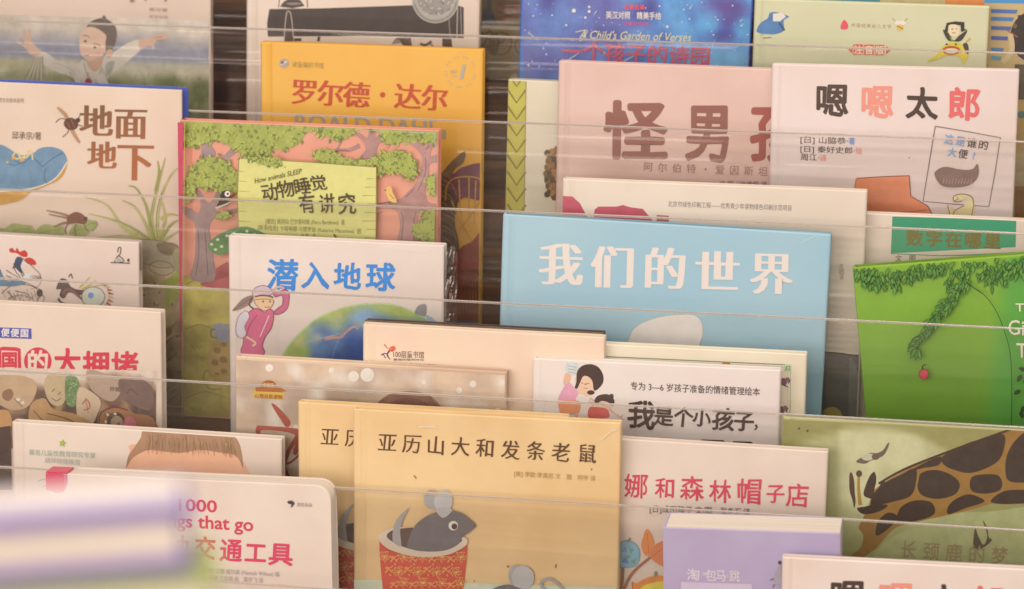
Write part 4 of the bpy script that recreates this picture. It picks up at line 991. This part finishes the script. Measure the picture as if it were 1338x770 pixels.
Book('picture_book', 'white picture book with red handwritten title, acorns and orange autumn leaves below', 5, .026,
     (770, 571), (1082, 590.5), .010, 'dcc0aa', 'd6b8a2', mott=.03)
part('title_lettering')
for ch, x, y, s in (('安',793,632,30),('娜',831,635,30),('和',869,638,26),('森',904,638,30),('林',941,642,28),('帽',979,642,32),('子',1013,645,24),('店',1042,647,29)): T(ch, x,y,x,y,s,'c84450',.012,wob=.06,ang=1)
L('[日]成田雅子 文/图', 849,668.5, 930,671, 10.5, '5c4a44', .002); L('张冬汇 译', 942,671.5, 980,673, 10.5, '5c4a44', .002)
part('autumn_plant_picture')
S((803,800,812,770,814,738),4,'9a6040',4,wash=.3); S((808,790,824,752,850,728),4.5,'9a6040',3.5,wash=.3)
P((806,722,810,710,820,706,832,712,836,724,832,738,820,741,808,738), '7ca0a8', .2, 1); OUT((806,722,810,710,820,706,832,712,836,724,832,738,820,741,808,738),1,'6c8490'); S((820,708,824,703),3,'7c7458')
for f, c in (((811,720,818,714,820,722),'6c84a8'),((822,716,829,718,824,724),'6c8c78'),((812,734,818,726,822,736),'5c78a8'),((824,734,832,728,830,738),'6c8c78'),((816,724,824,726,820,732),'6c8c78')): P(f, c, .2)
P((845,691,852,700,855,714,850,726,842,724,838,712,841,700), 'd88044', .25, 1); P((850,728,853,716,862,708,872,710,872,738,862,738), 'd4784c', .25, 1); S((846,696,848,724),.8,'b45c30'); S((852,728,868,714),.8,'b45c30')
P((803,742,808,746,808,754,802,754), 'c05048', .2, 1)
P((826,760,832,762,842,756,858,752,876,754,884,764,884,800,830,800,828,774), 'd8803c', .3, 1); P((836,772,850,762,880,762,884,800,838,800), 'dcc048', .3, 1); E(857,750,2.4,4,'8c8458'); S((826,760,828,776,836,790),1.5,'b05c30')
for i in range(5): E(844+i*8,790+i%2*3,2,2,'b4703c')

b = Book('picture_book', 'golden tan picture book in full view, grey mouse sitting in a red patterned bowl', 5, .040,
     (461, 534.5), (811, 553), .010, 'e3b984', 'dbae78', mott=.06, group='twin golden tan picture books')
part('title_lettering')
for i, (ch, x, y) in enumerate((('亚',506,578.5),('历',538,580),('山',569.5,582),('大',601.5,583.5),('和',634,585.5),('发',667,588),('条',700,589),('老',733,591),('鼠',767,592.5))): T(ch, x,y,x,y,24,'5c3a24',.012,'song',wob=.045,ang=3)
part('author_lettering')
L('[美] 李欧·李奥尼 文　图　阿甲 译', 672,621.5, 778,628, 7.6, 'b08a58', .004)
part('cover_marks')
S((541,621,544,625),1.2,'8c5c34'); E(664,740,1.6,1.6,'8c6440'); E(620,759,1,1,'8c6440'); E(773,613,.9,1.3,'9c6c40'); S((727,737,726,742),1.6,'6c5040'); E(544,588+0,.8,.8,'b8844c')
mouse(0, 0)
part('second_mouse_picture')
E(676,752,11,15,'a89c94',-10,.1); E(684,754,14.5,16,'b8aca4',0,.15); P((640,775,650,766,664,763,676,766,690,775,690,800,640,800), '6c6060', .2, 1)
OUT((708,760,714,756,722,757,740,772,742,782,734,784,716,772,709,766), 4, 'a49890', 1)
part('film_crease')
S((786,574,800,562,806,561),.9,'f6dcae',sm=0); S((548,557,566,556.5,570,557.5),1,'f8e4c0',sm=0); S((590,545,596,540,602,545),.6,'f0d8b0',sm=0)

# --- front tier
Book('picture_book', 'thick lavender paperback with pale title lettering and a deep cream page block', 6, .012,
     (866, 689), (1098, 696.5), .034, 'ac94a8', 'b29cae', hard=False, mott=.05, lean=-R(2))
part('title_lettering')
for ch, x, w, s in (('淘',906,1.1,15),('气',921,.8,8),('包',929,.9,15),('马',942,.9,15),('小',951,.6,6),('跳',960,.9,15),('日',968,.5,14)): T(ch, x,751+(x-906)*.03,x,751+(x-906)*.03,s,'dcc4c8',.004,wide=w) if ch != '日' else None
part('panel_picture')
P((890,760,983,763,983,800,890,800), 'c4acb4', .1); P((1005,761,1060,762,1060,764,1005,763), 'b8a0ae')
P((1012,752,1016,742,1020,738,1022,752,1020,764,1012,762), 'a49494', .3, 1); E(1019,735,2.4,2.4,'5c3c3c'); S((1012,756,1006,758),1.6,'7c6068'); S((1012,763,1010,768),1.6,'7c6068')

Book('picture_book', 'white picture book with the tops of four title characters, bottom right corner', 7, .010,
     (1022, 728), (1420, 748), .009, 'e2c6b4', 'dcbeaa', mott=.03)
part('title_lettering')
for ch, x, y, c, s in (('嗯',1107,781,'4a362e',44),('嗯',1170,784,'e08a74',44),('太',1232,786,'4a362e',42),('郎',1290,789,'dc645e',44)): T(ch, x,y,x,y, s, c, .028, wob=.04, ang=2.5, wide=1.02)

for bk in BOOKS: bk.finish()
# where the shelf stands, keep each spine-to-page piece named and plain

# ------------------------------------------------------------ out-of-focus pile in front, on its own stand
def at(X, Y, d): return EYE + pix_ray(X, Y) * d
D0 = 0.70
c0 = at(250, 660, D0)
ang = R(22)
ex = Vector((math.cos(ang), math.sin(ang), 0)); ey = Vector((-math.sin(ang), math.cos(ang), 0))
def pile_item(name, label, cat, dx, ztop, W, D, T, cover, top, pages=True, group='pile in front'):
    r = bpy.data.objects.new(name, None); COL.objects.link(r); r['label'] = label; r['category'] = cat
    org = c0 + ex * dx; org.z = ztop - T
    r.matrix_world = Matrix(((ex.x, ey.x, 0, org.x), (ex.y, ey.y, 0, org.y), (0, 0, 1, org.z), (0, 0, 0, 1)))
    cm = board_mat(cover, None, 30, .05)
    box('bottom_cover', -W, 0, 0, D, 0, .0036, cm, r, .0006)
    box('page_block', -W + .003, -.003, .002, D - .002,   .0037, T - .0037, PAGES, r)
    box('top_cover', -W, 0, 0, D, T - .0036, T, cm, r, .0006)
    box('cover_panel', -W + .003, -.002, .003, D - .003, T, T + .0004, board_mat(top, None, 30, .04), r)
    box('spine', -W, 0, D - .0018, D, .0037, T - .0037, cm, r, .0004)
    return r
z1 = c0.z
pile_item('stacked_book', 'blurred narrow purple book with a pale top, uppermost of the bottom left pile', 'book', 0, z1, .105, .022, .0190, '6c5292', 'eae0da')
pile_item('stacked_book', 'blurred yellow green book under the purple one in the bottom left pile', 'book', .007, z1 - .0195, .120, .026, .015, '9c9c50', 'a4a05c')
st = bpy.data.objects.new('display_stand', None); COL.objects.link(st)
org = c0 + ex * .0; org.z = FLZ
st.matrix_world = Matrix(((ex.x, ey.x, 0, org.x), (ex.y, ey.y, 0, org.y), (0, 0, 1, org.z), (0, 0, 0, 1)))
st['label'] = 'brown wooden display stand under the blurred foreground pile'; st['category'] = 'stand'
hz = z1 - .0195 - .0152 - FLZ
box('stand_top', -.13, .006, -.003, .06, hz - .018, hz, WOOD, st, .001)
box('pedestal', -.09, -.01, .005, .055, .015, hz - .0182, WOOD, st)
box('stand_base', -.14, .04, -.04, .10, 0, .0148, WOOD, st)
